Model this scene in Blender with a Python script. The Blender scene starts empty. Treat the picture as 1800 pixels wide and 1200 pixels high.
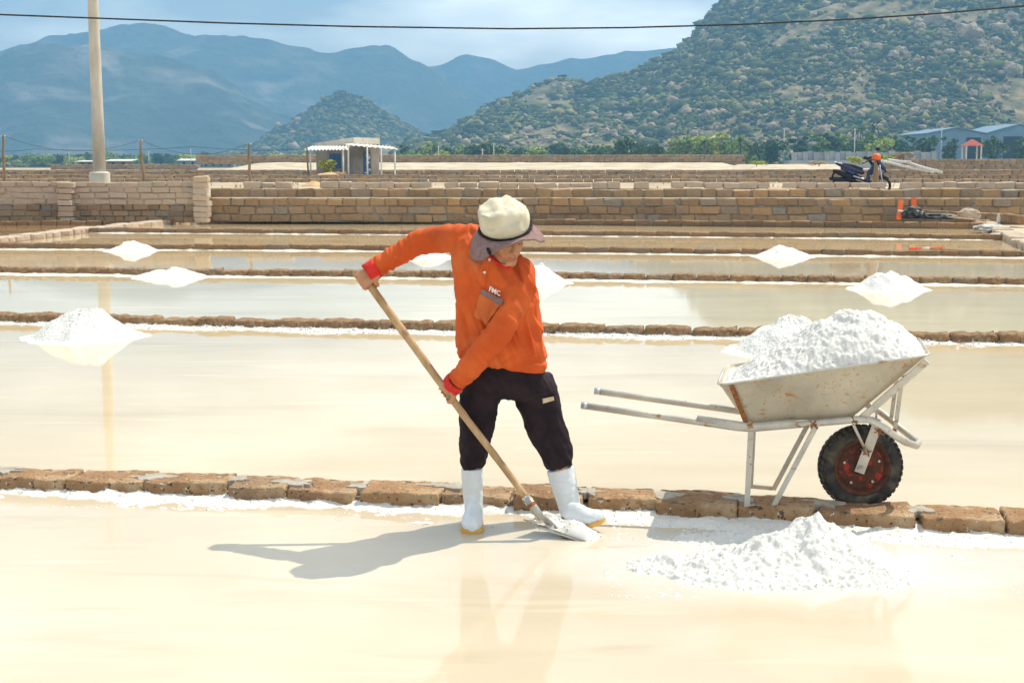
import bpy, bmesh, math, random
import numpy as np
from mathutils import Vector, Matrix, noise as mn
from mathutils.bvhtree import BVHTree

rnd = random.Random(11)
sc = bpy.context.scene
COL = sc.collection
V = Vector

# ------------------------------------------------------------------ camera
FPX, HC = 2400.0, 1.68
TH = math.atan(310.0 / FPX)
cd = bpy.data.cameras.new('camera'); cam = bpy.data.objects.new('camera', cd); COL.objects.link(cam)
cd.sensor_width = 36.0; cd.lens = 36.0 * FPX / 1800.0
cd.clip_start = 0.1; cd.clip_end = 30000
cam.location = (0, 0, HC); cam.rotation_euler = (math.pi / 2 - TH, 0, 0)
sc.camera = cam

# ------------------------------------------------------------------ sky, sun, exposure
SUN_EL, SUN_AZ = math.radians(57), math.atan2(0.53, 0.385)      # azimuth from +Y towards +X
w = bpy.data.worlds.new('World'); sc.world = w; w.use_nodes = True
nt = w.node_tree; nt.nodes.clear()
N = nt.nodes.new; L = nt.links.new
wo = N('ShaderNodeOutputWorld'); bg = N('ShaderNodeBackground'); bg.inputs[1].default_value = 0.085
sky = N('ShaderNodeTexSky'); sky.sky_type = 'NISHITA'; sky.sun_disc = False
sky.sun_elevation = SUN_EL; sky.sun_rotation = SUN_AZ; sky.air_density = 1.0; sky.dust_density = 1.5
tc = N('ShaderNodeTexCoord'); mp = N('ShaderNodeMapping')
mp.inputs['Scale'].default_value = (1.9, 1.9, 6.5); mp.inputs['Location'].default_value = (21.92, 11.66, 36.8)
n1 = N('ShaderNodeTexNoise'); n1.inputs['Scale'].default_value = 1.0; n1.inputs['Detail'].default_value = 6; n1.inputs['Roughness'].default_value = 0.5
r1 = N('ShaderNodeValToRGB'); r1.color_ramp.elements[0].position = 0.30; r1.color_ramp.elements[1].position = 0.58
n2 = N('ShaderNodeTexNoise'); n2.inputs['Scale'].default_value = 1.3; n2.inputs['Detail'].default_value = 5
r2 = N('ShaderNodeValToRGB')
cr_ = r2.color_ramp; cr_.elements[0].position = 0.36; cr_.elements[0].color = (5.8, 7.4, 9.0, 1)
cr_.elements[1].position = 0.72; cr_.elements[1].color = (52.0, 49.0, 43.0, 1)
e_ = cr_.elements.new(0.54); e_.color = (13.0, 13.0, 12.2, 1)
mx = N('ShaderNodeMix'); mx.data_type = 'RGBA'
L(tc.outputs['Generated'], mp.inputs[0]); L(mp.outputs[0], n1.inputs['Vector']); L(mp.outputs[0], n2.inputs['Vector'])
L(n1.outputs['Fac'], r1.inputs[0]); L(n2.outputs['Fac'], r2.inputs[0])
L(r1.outputs[0], mx.inputs[0]); L(sky.outputs[0], mx.inputs[6]); L(r2.outputs[0], mx.inputs[7])
L(mx.outputs[2], bg.inputs[0]); L(bg.outputs[0], wo.inputs[0])

sd = bpy.data.lights.new('sun', 'SUN'); sd.energy = 4.6; sd.angle = math.radians(0.5); sd.color = (1.0, 0.925, 0.79)
sun = bpy.data.objects.new('sun', sd); COL.objects.link(sun)
SDIR = V((math.sin(SUN_AZ) * math.cos(SUN_EL), math.cos(SUN_AZ) * math.cos(SUN_EL), math.sin(SUN_EL)))
sun.rotation_euler = SDIR.to_track_quat('Z', 'Y').to_euler()
sun.location = (20, 10, 30)
sc.view_settings.view_transform = 'Standard'; sc.view_settings.look = 'None'
sc.view_settings.exposure = 0.36; sc.view_settings.gamma = 1.0; sc.view_settings.use_curve_mapping = False
sc.render.engine = 'CYCLES'
sc.cycles.use_denoising = True
sc.cycles.max_bounces = 6; sc.cycles.volume_bounces = 0; sc.cycles.transparent_max_bounces = 8

# ------------------------------------------------------------------ photo geometry: rays from the viewpoint
CT, ST = math.cos(TH), math.sin(TH)
CAMP = V((0, 0, HC))
def ray(px, py):
    u, v = (px - 900) / FPX, (600 - py) / FPX
    return V((u, v * ST + CT, v * CT - ST))
def G(px, py, z=0.0):
    d = ray(px, py); t = (z - HC) / d.z
    return CAMP + d * t
def P(px, py, Y):
    d = ray(px, py); return CAMP + d * (Y / d.y)

# ------------------------------------------------------------------ mesh helpers
def frames(pts):
    pts = [V(p) for p in pts]; n = len(pts); T = []
    for i in range(n):
        a = pts[max(i - 1, 0)]; b = pts[min(i + 1, n - 1)]
        t = (b - a); T.append(t.normalized() if t.length > 1e-9 else V((0, 0, 1)))
    ref = V((0, 0, 1)) if abs(T[0].z) < 0.9 else V((0, 1, 0))
    u = T[0].cross(ref).normalized(); out = []
    for t in T:
        u = (u - t * u.dot(t)).normalized(); out.append((t, u, t.cross(u).normalized()))
    return pts, out

class MB:
    def __init__(s): s.v = []; s.f = []
    def add(s, vs, fs):
        o = len(s.v); s.v += [tuple(p) for p in vs]; s.f += [tuple(i + o for i in f) for f in fs]; return s
    def box(s, c, size, rot=None):
        hx, hy, hz = [q / 2 for q in size]; c = V(c)
        vs = [V((x, y, z)) for x in (-hx, hx) for y in (-hy, hy) for z in (-hz, hz)]
        if rot is not None: vs = [rot @ p for p in vs]
        return s.add([p + c for p in vs], [(0, 1, 3, 2), (4, 6, 7, 5), (0, 4, 5, 1), (2, 3, 7, 6), (0, 2, 6, 4), (1, 5, 7, 3)])
    def bar(s, a, b, wd, ht, up=(0, 0, 1)):
        a, b = V(a), V(b); t = (b - a).normalized(); sd_ = t.cross(V(up)).normalized(); u = sd_.cross(t)
        M = Matrix((t, sd_, u)).transposed()
        return s.box((a + b) / 2, ((b - a).length, wd, ht), M)
    def tube(s, pts, r, n=10, ell=1.0, ref=None):
        pts, fr = frames(pts)
        rr = r if isinstance(r, (list, tuple)) else [r] * len(pts)
        vs = []
        for p, (t, u, b), q in zip(pts, fr, rr):
            for k in range(n):
                a = 2 * math.pi * k / n; vs.append(p + u * (q * math.cos(a)) + b * (q * ell * math.sin(a)))
        fs = []
        for i in range(len(pts) - 1):
            for k in range(n):
                fs.append((i * n + k, i * n + (k + 1) % n, (i + 1) * n + (k + 1) % n, (i + 1) * n + k))
        fs.append(tuple(range(n - 1, -1, -1))); fs.append(tuple((len(pts) - 1) * n + k for k in range(n)))
        return s.add(vs, fs)
    def loft(s, rings, cap=True, closed=False):
        n = len(rings[0]); vs = [p for r in rings for p in r]; fs = []
        m = len(rings)
        for i in range(m if closed else m - 1):
            j = (i + 1) % m
            for k in range(n):
                fs.append((i * n + k, i * n + (k + 1) % n, j * n + (k + 1) % n, j * n + k))
        if cap and not closed:
            fs.append(tuple(range(n - 1, -1, -1))); fs.append(tuple((m - 1) * n + k for k in range(n)))
        return s.add(vs, fs)
    def capsule(s, a, ra, b, rb, n=12):
        a, b = V(a), V(b); t = (b - a)
        if t.length < 1e-6: t = V((0, 0, 1e-4)); b = a + t
        t.normalize(); pts = []; rr = []
        for k in range(5):
            q = math.pi / 2 * (1 - k / 4.0); pts.append(a - t * ra * math.sin(q)); rr.append(max(ra * math.cos(q), 1e-4))
        for k in range(5):
            q = math.pi / 2 * (k / 4.0); pts.append(b + t * rb * math.sin(q)); rr.append(max(rb * math.cos(q), 1e-4))
        ref = V((0, 0, 1)) if abs(t.z) < 0.9 else V((0, 1, 0))
        u = t.cross(ref).normalized(); w_ = t.cross(u)
        rings = [[p + u * (q * math.cos(2 * math.pi * k / n)) + w_ * (q * math.sin(2 * math.pi * k / n)) for k in range(n)] for p, q in zip(pts, rr)]
        return s.loft(rings)
    def ell(s, c, rad, M=None, n=16, m=10):
        c = V(c); rings = []
        for i in range(m + 1):
            ph = math.pi * i / m; rr = max(math.sin(ph), 1e-3); zz = -math.cos(ph)
            ring = []
            for k in range(n):
                a = 2 * math.pi * k / n; p = V((rad[0] * rr * math.cos(a), rad[1] * rr * math.sin(a), rad[2] * zz))
                ring.append(c + (M @ p if M is not None else p))
            rings.append(ring)
        return s.loft(rings)
    def mesh(s, name, smooth=False):
        me = bpy.data.meshes.new(name); me.from_pydata(s.v, [], s.f)
        if smooth: me.polygons.foreach_set('use_smooth', [True] * len(me.polygons))
        me.update(); return me
    def build(s, name, m, parent=None, smooth=False, fixn=False):
        me = s.mesh(name, smooth)
        if fixn:
            bm = bmesh.new(); bm.from_mesh(me); bmesh.ops.recalc_face_normals(bm, faces=bm.faces); bm.to_mesh(me); bm.free()
        return obj(name, me, m, parent)

def obj(name, me, m=None, parent=None, loc=None):
    o = bpy.data.objects.new(name, me); COL.objects.link(o)
    if m is not None and me is not None and len(me.materials) == 0: me.materials.append(m)
    if loc is not None: o.location = loc
    if parent is not None:
        o.parent = parent
        if loc is None:
            o.matrix_parent_inverse = root_matrix(parent).inverted()
    return o
def root_matrix(o):
    M = Matrix.LocRotScale(o.location, o.rotation_euler, o.scale)
    if o.parent is not None: M = root_matrix(o.parent) @ o.matrix_parent_inverse @ M
    return M
def tag(o, label, cat=None, group=None, kind=None):
    o['label'] = label
    if cat: o['category'] = cat
    if group: o['group'] = group
    if kind: o['kind'] = kind
    return o
def thing(name, label, cat, loc=(0, 0, 0), group=None):
    o = bpy.data.objects.new(name, None); COL.objects.link(o); o.location = loc; o.empty_display_size = 0.2
    return tag(o, label, cat, group)
def fr(p, o=3, h=0.9): return mn.fractal(V(p), h, 2.1, o)
def sstep(a, b, x):
    t = min(1, max(0, (x - a) / (b - a))); return t * t * (3 - 2 * t)
def interp(tab, x):
    if x <= tab[0][0]: return tab[0][1]
    for (a, va), (b, vb) in zip(tab, tab[1:]):
        if x <= b:
            t = (x - a) / (b - a); t2 = t * t * (3 - 2 * t) * 0.5 + t * 0.5
            return va + (vb - va) * t2
    return tab[-1][1]

def ico_mesh(sub=1):
    bm = bmesh.new(); bmesh.ops.create_icosphere(bm, subdivisions=sub, radius=1.0)
    vs = [v.co.copy() for v in bm.verts]; fs = [tuple(v.index for v in f.verts) for f in bm.faces]; bm.free(); return vs, fs
ICO1, ICO2, ICO3 = ico_mesh(1), ico_mesh(2), ico_mesh(3)
def scatter_mesh(name, pos, scl, base=ICO1, jit=0.25, smooth=False, flat=1.0):
    """many jittered copies of a small closed shape in one mesh (numpy)"""
    bv = np.array([tuple(v) for v in base[0]]); bf = np.array(base[1]); n = len(pos)
    rs = np.random.RandomState(n + 3)
    pos = np.array(pos, float); scl = np.array(scl, float)
    if scl.ndim == 1: scl = np.stack([scl, scl, scl * flat], 1)
    ang = rs.rand(n) * 6.283
    q = bv[None, :, :] * (1 + jit * (rs.rand(n, len(bv), 1) * 2 - 1)) + jit * 0.4 * (rs.rand(n, len(bv), 3) - 0.5)
    q = q * scl[:, None, :]
    c, s_ = np.cos(ang)[:, None], np.sin(ang)[:, None]
    x = q[:, :, 0] * c - q[:, :, 1] * s_; y = q[:, :, 0] * s_ + q[:, :, 1] * c
    q = np.stack([x, y, q[:, :, 2]], 2) + pos[:, None, :]
    f = bf[None] + (np.arange(n) * len(bv))[:, None, None]
    return raw_mesh(name, q.reshape(-1, 3), f.reshape(-1, bf.shape[1]), smooth)
def raw_mesh(name, v, f, smooth=False):
    me = bpy.data.meshes.new(name); k = f.shape[1]
    me.vertices.add(len(v)); me.vertices.foreach_set('co', np.asarray(v, np.float32).ravel())
    me.loops.add(f.size); me.loops.foreach_set('vertex_index', f.astype(np.int32).ravel())
    me.polygons.add(len(f)); me.polygons.foreach_set('loop_start', np.arange(0, f.size, k, dtype=np.int32))
    if smooth: me.polygons.foreach_set('use_smooth', np.ones(len(f), bool))
    me.update(calc_edges=True); return me
def grid_mesh(name, pts, nu, nv, smooth=True):
    i = np.arange((nu - 1) * (nv - 1)); r, c = i // (nu - 1), i % (nu - 1); a = r * nu + c
    f = np.stack([a, a + 1, a + nu + 1, a + nu], 1)
    return raw_mesh(name, np.array([tuple(p) for p in pts]), f, smooth)
def join_mesh(name, meshes, smooth=None):
    vs, fs, o = [], [], 0
    bm = bmesh.new()
    for m in meshes: bm.from_mesh(m)
    me = bpy.data.meshes.new(name); bm.to_mesh(me); bm.free(); return me
def remesh(mb, name, voxel, it=4, lam=0.5):
    me = mb.mesh('tmp'); bm = bmesh.new(); bm.from_mesh(me); bmesh.ops.recalc_face_normals(bm, faces=bm.faces); bm.to_mesh(me); bm.free()
    o = bpy.data.objects.new('tmp', me); COL.objects.link(o)
    md = o.modifiers.new('r', 'REMESH'); md.mode = 'VOXEL'; md.voxel_size = voxel; md.use_smooth_shade = True
    dg = bpy.context.evaluated_depsgraph_get(); dg.update()
    out = bpy.data.meshes.new_from_object(o.evaluated_get(dg)); out.name = name
    bpy.data.objects.remove(o); bpy.data.meshes.remove(me)
    smooth_mesh(out, it, lam); out.materials.clear()
    return out
def smooth_mesh(me, it, lam=0.5):
    n = len(me.vertices); co = np.empty(n * 3, np.float32); me.vertices.foreach_get('co', co); co = co.reshape(-1, 3).astype(float)
    e = np.empty(len(me.edges) * 2, np.int32); me.edges.foreach_get('vertices', e); e = e.reshape(-1, 2)
    deg = np.bincount(e.ravel(), minlength=n)[:, None]
    for _ in range(it):
        s_ = np.zeros_like(co); np.add.at(s_, e[:, 0], co[e[:, 1]]); np.add.at(s_, e[:, 1], co[e[:, 0]])
        co += lam * (s_ / np.maximum(deg, 1) - co)
    me.vertices.foreach_set('co', co.astype(np.float32).ravel())
    me.polygons.foreach_set('use_smooth', np.ones(len(me.polygons), bool)); me.update()
def displace(me, fn):
    nn = [(v.co.copy(), v.normal.copy()) for v in me.vertices]
    for v, (c, n) in zip(me.vertices, nn): v.co = c + n * fn(c, n)
    me.update()

# ------------------------------------------------------------------ materials
def mat(name, cols, scale=5.0, detail=5, rough=0.8, bump=0.0, bscale=None, bdist=0.01, metal=0.0, spec=0.3, rand=None, randmix=0.6,
        stretch=(1, 1, 1), coord='Object', island=None, nrough=0.55, sss=0.0, ior=None):
    """principled material: noise ramp colours; rand = ramp colours picked per object (or per island)"""
    m = bpy.data.materials.new(name); m.use_nodes = True; t = m.node_tree; b = t.nodes['Principled BSDF']
    n_, l_ = t.nodes.new, t.links.new
    co = n_('ShaderNodeTexCoord'); mp_ = n_('ShaderNodeMapping'); mp_.inputs['Scale'].default_value = stretch
    if coord == 'World':
        ge = n_('ShaderNodeNewGeometry'); l_(ge.outputs['Position'], mp_.inputs[0])
    else: l_(co.outputs[coord], mp_.inputs[0])
    nz = n_('ShaderNodeTexNoise'); nz.inputs['Scale'].default_value = scale; nz.inputs['Detail'].default_value = detail; nz.inputs['Roughness'].default_value = nrough
    l_(mp_.outputs[0], nz.inputs['Vector'])
    rp = n_('ShaderNodeValToRGB'); ramp(rp, cols); l_(nz.outputs['Fac'], rp.inputs[0]); out = rp.outputs[0]
    if rand:
        if island: src = n_('ShaderNodeNewGeometry').outputs['Random Per Island']
        else: src = n_('ShaderNodeObjectInfo').outputs['Random']
        rr = n_('ShaderNodeValToRGB'); ramp(rr, rand); rr.color_ramp.interpolation = 'LINEAR'; l_(src, rr.inputs[0])
        mm = n_('ShaderNodeMix'); mm.data_type = 'RGBA'; mm.inputs[0].default_value = randmix
        l_(out, mm.inputs[6]); l_(rr.outputs[0], mm.inputs[7]); out = mm.outputs[2]
    l_(out, b.inputs['Base Color'])
    b.inputs['Roughness'].default_value = rough; b.inputs['Metallic'].default_value = metal
    b.inputs['Specular IOR Level'].default_value = spec
    if sss: b.inputs['Subsurface Weight'].default_value = sss; b.inputs['Subsurface Radius'].default_value = (0.01, 0.005, 0.003)
    if bump:
        nb = n_('ShaderNodeTexNoise'); nb.inputs['Scale'].default_value = bscale or scale * 3; nb.inputs['Detail'].default_value = 6
        l_(mp_.outputs[0], nb.inputs['Vector'])
        bp = n_('ShaderNodeBump'); bp.inputs['Strength'].default_value = bump; bp.inputs['Distance'].default_value = bdist
        l_(nb.outputs['Fac'], bp.inputs['Height']); l_(bp.outputs[0], b.inputs['Normal'])
    return m
def ramp(node, cols):
    cr = node.color_ramp
    while len(cr.elements) > len(cols): cr.elements.remove(cr.elements[-1])
    while len(cr.elements) < len(cols): cr.elements.new(1.0)
    for e, (p, c) in zip(cr.elements, cols): e.position = p; e.color = (c[0], c[1], c[2], 1)
def two(a, b, p0=0.35, p1=0.65): return [(p0, a), (p1, b)]
def overlay(m, col, scale, lo, hi, detail=6, rough=None, stretch=(1, 1, 1), coord='Object', distort=0.0, metal=None):
    """a second colour laid over the base where a noise passes a threshold (rust, dirt, salt)"""
    t = m.node_tree; b = t.nodes['Principled BSDF']; n_, l_ = t.nodes.new, t.links.new
    old = b.inputs['Base Color'].links[0].from_socket
    co = n_('ShaderNodeTexCoord'); mp_ = n_('ShaderNodeMapping'); mp_.inputs['Scale'].default_value = stretch
    if coord == 'World': l_(n_('ShaderNodeNewGeometry').outputs['Position'], mp_.inputs[0])
    else: l_(co.outputs[coord], mp_.inputs[0])
    nz = n_('ShaderNodeTexNoise'); nz.inputs['Scale'].default_value = scale; nz.inputs['Detail'].default_value = detail
    nz.inputs['Distortion'].default_value = distort
    l_(mp_.outputs[0], nz.inputs['Vector'])
    rp = n_('ShaderNodeValToRGB'); ramp(rp, [(lo, (0, 0, 0)), (hi, (1, 1, 1))]); l_(nz.outputs['Fac'], rp.inputs[0])
    mm = n_('ShaderNodeMix'); mm.data_type = 'RGBA'; l_(rp.outputs[0], mm.inputs[0]); l_(old, mm.inputs[6])
    mm.inputs[7].default_value = (*col, 1); l_(mm.outputs[2], b.inputs['Base Color'])
    for nm, val in (('Roughness', rough), ('Metallic', metal)):
        if val is not None:
            mr = n_('ShaderNodeMix'); mr.data_type = 'FLOAT'; l_(rp.outputs[0], mr.inputs[0])
            mr.inputs[2].default_value = b.inputs[nm].default_value; mr.inputs[3].default_value = val
            l_(mr.outputs[0], b.inputs[nm])
    return m

STONE_RAND = [(0.0, (0.25, 0.14, 0.07)), (0.3, (0.36, 0.205, 0.095)), (0.55, (0.30, 0.175, 0.09)), (0.75, (0.42, 0.245, 0.115)), (0.92, (0.26, 0.19, 0.13)), (1.0, (0.29, 0.25, 0.20))]
M_stone = mat('dike_stone', two((0.25, 0.145, 0.075), (0.46, 0.285, 0.15)), 9, 8, 0.95, 1.0, 55, 0.02, rand=STONE_RAND, randmix=0.55)
overlay(M_stone, (0.50, 0.36, 0.22), 8, 0.52, 0.72, detail=10)
overlay(M_stone, (0.13, 0.085, 0.055), 13, 0.60, 0.70, detail=10)
overlay(M_stone, (0.06, 0.045, 0.03), 46, 0.60, 0.68)
overlay(M_stone, (0.70, 0.67, 0.62), 30, 0.66, 0.70)
WALL_RAND = [(0.0, (0.20, 0.135, 0.08)), (0.25, (0.33, 0.22, 0.12)), (0.45, (0.24, 0.165, 0.10)), (0.62, (0.45, 0.275, 0.13)), (0.8, (0.34, 0.24, 0.15)), (0.93, (0.29, 0.225, 0.165)), (1.0, (0.24, 0.235, 0.215))]
M_wall = mat('wall_stone', two((0.23, 0.155, 0.09), (0.44, 0.31, 0.18)), 4, 7, 0.95, 0.7, 16, 0.02, rand=WALL_RAND, randmix=0.7)
M_wallp = mat('pale_wall_stone', two((0.42, 0.325, 0.24), (0.60, 0.48, 0.37)), 4, 7, 0.95, 0.7, 16, 0.02,
              rand=[(0, (0.46, 0.35, 0.255)), (0.5, (0.56, 0.44, 0.33)), (1, (0.43, 0.36, 0.28))], randmix=0.6)
M_joined = mat('joined_stone', two((0.30, 0.215, 0.14), (0.48, 0.365, 0.245)), 3, 6, 0.95, rand=WALL_RAND, randmix=0.6, island=True)
M_mortar = mat('mortar', two((0.17, 0.14, 0.11), (0.30, 0.26, 0.20)), 12, 7, 0.95, 0.6, 50, 0.01)
M_mortarp = mat('pale_mortar', two((0.40, 0.32, 0.24), (0.55, 0.46, 0.36)), 6, 6, 0.95)
M_cement = mat('cement', two((0.30, 0.265, 0.215), (0.44, 0.395, 0.325)), 14, 7, 0.85, 0.4, 60, 0.006)
M_salt = mat('salt', two((0.655, 0.64, 0.60), (0.72, 0.705, 0.665)), 60, 4, 0.6, 0.30, 190, 0.006, spec=0.3, sss=0.7)
M_salt.node_tree.nodes['Principled BSDF'].inputs['Subsurface Radius'].default_value = (0.02, 0.02, 0.02)
M_saltf = mat('far_salt', two((0.67, 0.655, 0.615), (0.74, 0.725, 0.685)), 14, 5, 0.6, 0.6, 40, 0.03, spec=0.4)
M_crust = mat('salt_crust', two((0.58, 0.50, 0.38), (0.80, 0.77, 0.70), 0.38, 0.60), 26, 5, 0.6, 0.6, 120, 0.012, spec=0.5)
M_sandbank = mat('dry_ground', two((0.40, 0.31, 0.21), (0.58, 0.47, 0.34)), 0.6, 8, 0.95, 0.5, 6, 0.05, coord='World')
M_terr = mat('terrace_earth', two((0.36, 0.28, 0.18), (0.54, 0.44, 0.31)), 0.22, 8, 0.95, 0.5, 3, 0.08, coord='World')
M_plain = mat('plain_earth', two((0.10, 0.12, 0.05), (0.36, 0.29, 0.18), 0.4, 0.62), 0.012, 8, 0.95, coord='World')
M_sand = mat('sand', two((0.50, 0.32, 0.15), (0.62, 0.42, 0.22)), 3, 6, 0.95, 0.5, 14, 0.05)
M_galv = mat('galvanised', two((0.46, 0.43, 0.37), (0.60, 0.56, 0.48)), 9, 6, 0.42, 0.15, 60, 0.003, metal=0.35, spec=0.5)
overlay(M_galv, (0.36, 0.16, 0.04), 19, 0.60, 0.68, rough=0.85, metal=0.0, distort=0.6)
overlay(M_galv, (0.16, 0.14, 0.11), 70, 0.66, 0.72, rough=0.8, metal=0.0)
M_tray = mat('tray_steel', two((0.40, 0.355, 0.27), (0.54, 0.48, 0.37)), 5, 6, 0.5, 0.25, 30, 0.004, metal=0.2, spec=0.5)
overlay(M_tray, (0.46, 0.25, 0.08), 30, 0.585, 0.68, rough=0.85, metal=0.0, distort=1.6)
overlay(M_tray, (0.40, 0.19, 0.05), 9, 0.66, 0.72, rough=0.85, metal=0.0, distort=1.0)
overlay(M_tray, (0.20, 0.17, 0.13), 6, 0.62, 0.85)
M_rust = mat('weld_rust', two((0.17, 0.06, 0.02), (0.36, 0.15, 0.045)), 60, 5, 0.95, 0.8, 120, 0.006)
M_tyre = mat('tyre_rubber', two((0.014, 0.014, 0.014), (0.035, 0.034, 0.032)), 20, 5, 0.7, 0.3, 60, 0.003, spec=0.35)
overlay(M_tyre, (0.15, 0.12, 0.08), 14, 0.50, 0.76, distort=0.5)
M_rim = mat('rusty_rim', two((0.055, 0.022, 0.013), (0.13, 0.05, 0.028)), 24, 6, 0.75, 0.4, 80, 0.004)
M_rimr = mat('red_rust_dish', two((0.06, 0.025, 0.015), (0.11, 0.04, 0.022)), 24, 6, 0.7, 0.4, 80, 0.004)
overlay(M_rimr, (0.38, 0.032, 0.02), 34, 0.57, 0.63, distort=0.8)
M_bolt = mat('bolt_metal', two((0.36, 0.34, 0.30), (0.5, 0.47, 0.42)), 30, 3, 0.4, metal=0.7)
M_skin = mat('skin', two((0.46, 0.22, 0.115), (0.56, 0.285, 0.155)), 22, 5, 0.5, 0.25, 160, 0.002, spec=0.4, sss=0.08)
M_lip = mat('lip_skin', two((0.36, 0.135, 0.085), (0.42, 0.165, 0.105)), 40, 3, 0.5)
M_hair = mat('black_hair', two((0.012, 0.01, 0.009), (0.03, 0.026, 0.022)), 60, 3, 0.6)
M_eye = mat('eye_white', two((0.5, 0.45, 0.4), (0.6, 0.55, 0.5)), 5, 2, 0.2)
M_shirt = mat('orange_jersey', two((0.56, 0.085, 0.016), (0.69, 0.13, 0.027)), 6, 6, 0.8, 0.25, 260, 0.002, spec=0.2)
overlay(M_shirt, (0.60, 0.18, 0.06), 5, 0.54, 0.80)
overlay(M_shirt, (0.34, 0.05, 0.012), 3.2, 0.58, 0.80)
M_pocket_lit = mat('pocket_jersey_lit', two((0.60, 0.15, 0.04), (0.70, 0.20, 0.06)), 8, 5, 0.8, 0.25, 260, 0.002, spec=0.2)  # lighter jersey orange; light on the bulging pocket is painted into the colour
M_red = mat('red_knit', two((0.58, 0.022, 0.018), (0.72, 0.035, 0.025)), 60, 3, 0.8, 0.3, 300, 0.002)
M_mauve = mat('mauve_cotton', two((0.22, 0.135, 0.132), (0.30, 0.19, 0.18)), 60, 4, 0.9, 0.6, 190, 0.003)
M_cream = mat('cream_cotton', two((0.60, 0.54, 0.40), (0.70, 0.64, 0.50)), 14, 5, 0.9, 0.3, 120, 0.003)
M_black = mat('black_cloth', two((0.012, 0.007, 0.010), (0.028, 0.015, 0.021)), 14, 5, 0.85, 0.3, 200, 0.002, spec=0.25)
M_cord = mat('black_cord', two((0.008, 0.008, 0.008), (0.02, 0.018, 0.018)), 90, 3, 0.8)
M_white = mat('white_print', two((0.78, 0.76, 0.70), (0.84, 0.82, 0.78)), 20, 2, 0.6)
M_boot = mat('white_rubber', two((0.66, 0.69, 0.71), (0.74, 0.77, 0.78)), 8, 5, 0.35, 0.1, 40, 0.003, spec=0.5)
overlay(M_boot, (0.50, 0.48, 0.43), 9, 0.60, 0.80)
M_sole = mat('amber_sole', two((0.66, 0.34, 0.06), (0.74, 0.42, 0.10)), 12, 3, 0.5)
M_bamboo = mat('shaft_wood', two((0.36, 0.22, 0.10), (0.56, 0.38, 0.20)), 6, 7, 0.6, 0.3, 40, 0.003, stretch=(3, 3, 0.7))
overlay(M_bamboo, (0.16, 0.09, 0.045), 7, 0.58, 0.72)
M_steel = mat('shovel_steel', two((0.20, 0.18, 0.15), (0.42, 0.40, 0.36)), 14, 6, 0.4, 0.3, 60, 0.003, metal=0.5)
overlay(M_steel, (0.22, 0.11, 0.05), 16, 0.58, 0.68, rough=0.9, metal=0.0)
overlay(M_steel, (0.82, 0.82, 0.81), 30, 0.56, 0.62, rough=0.7, metal=0.0)
M_conc = mat('concrete', two((0.52, 0.47, 0.39), (0.66, 0.61, 0.52)), 2.2, 7, 0.9, 0.3, 20, 0.01, stretch=(1, 1, 0.5))
M_render = mat('shed_render', two((0.19, 0.165, 0.14), (0.33, 0.29, 0.245)), 0.6, 8, 0.95, 0.4, 10, 0.02, coord='World')
M_roofw = mat('white_sheet', two((0.62, 0.58, 0.50), (0.76, 0.72, 0.64)), 1.2, 6, 0.7)
M_postw = mat('white_post', two((0.60, 0.58, 0.54), (0.74, 0.72, 0.68)), 2, 5, 0.8)
M_blue = mat('blue_paint', two((0.012, 0.075, 0.22), (0.02, 0.11, 0.30)), 2, 4, 0.5)
M_wood = mat('weathered_wood', two((0.17, 0.115, 0.07), (0.34, 0.24, 0.15)), 4, 7, 0.9, 0.5, 20, 0.01, stretch=(4, 4, 0.5))
M_orange = mat('orange_plastic', two((0.80, 0.13, 0.02), (0.88, 0.19, 0.04)), 4, 4, 0.5)
M_tarp = mat('dark_tarp', two((0.012, 0.015, 0.017), (0.05, 0.055, 0.055)), 9, 5, 0.5, 0.5, 30, 0.02)
overlay(M_tarp, (0.45, 0.44, 0.40), 7, 0.60, 0.70)
M_sheetp = mat('grey_plastic_sheet', two((0.36, 0.35, 0.33), (0.60, 0.58, 0.54)), 4, 5, 0.5, 0.5, 14, 0.03)
M_pvc = mat('grey_pipe', two((0.56, 0.54, 0.50), (0.68, 0.66, 0.62)), 3, 3, 0.5)
M_bikeb = mat('bike_blue', two((0.004, 0.012, 0.075), (0.007, 0.02, 0.11)), 3, 3, 0.25, spec=0.6)
M_bikek = mat('bike_black', two((0.008, 0.008, 0.009), (0.016, 0.016, 0.017)), 5, 3, 0.5)
M_bikes = mat('bike_silver', two((0.42, 0.44, 0.48), (0.56, 0.57, 0.6)), 5, 3, 0.3, metal=0.6)
M_grey = mat('grey_block', two((0.30, 0.31, 0.31), (0.42, 0.43, 0.42)), 0.5, 5, 0.95, coord='World')
M_ware = mat('blue_cladding', two((0.16, 0.25, 0.34), (0.20, 0.30, 0.40)), 0.3, 4, 0.6, coord='World')
M_dark = mat('dark_opening', two((0.01, 0.012, 0.014), (0.02, 0.022, 0.025)), 1, 2, 0.9)
M_tile = mat('red_roof', two((0.36, 0.075, 0.04), (0.45, 0.11, 0.06)), 0.6, 4, 0.9, coord='World')
M_bark = mat('bark', two((0.09, 0.065, 0.045), (0.17, 0.13, 0.09)), 3, 5, 0.95)
def leafmat(nm, a, b):
    return mat(nm, two(a, b), 0.8, 4, 0.8, rand=[(0, tuple(q * 0.6 for q in a)), (0.5, a), (1, b)], randmix=0.65, island=True, coord='World', spec=0.15)
M_leafd = leafmat('leaf_dark', (0.05, 0.10, 0.034), (0.13, 0.20, 0.06))
M_leafm = leafmat('leaf_mid', (0.17, 0.26, 0.055), (0.33, 0.42, 0.09))
M_leafl = leafmat('leaf_light', (0.36, 0.43, 0.07), (0.56, 0.58, 0.11))
M_leafy = leafmat('leaf_yellow', (0.24, 0.24, 0.03), (0.42, 0.40, 0.06))
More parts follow.
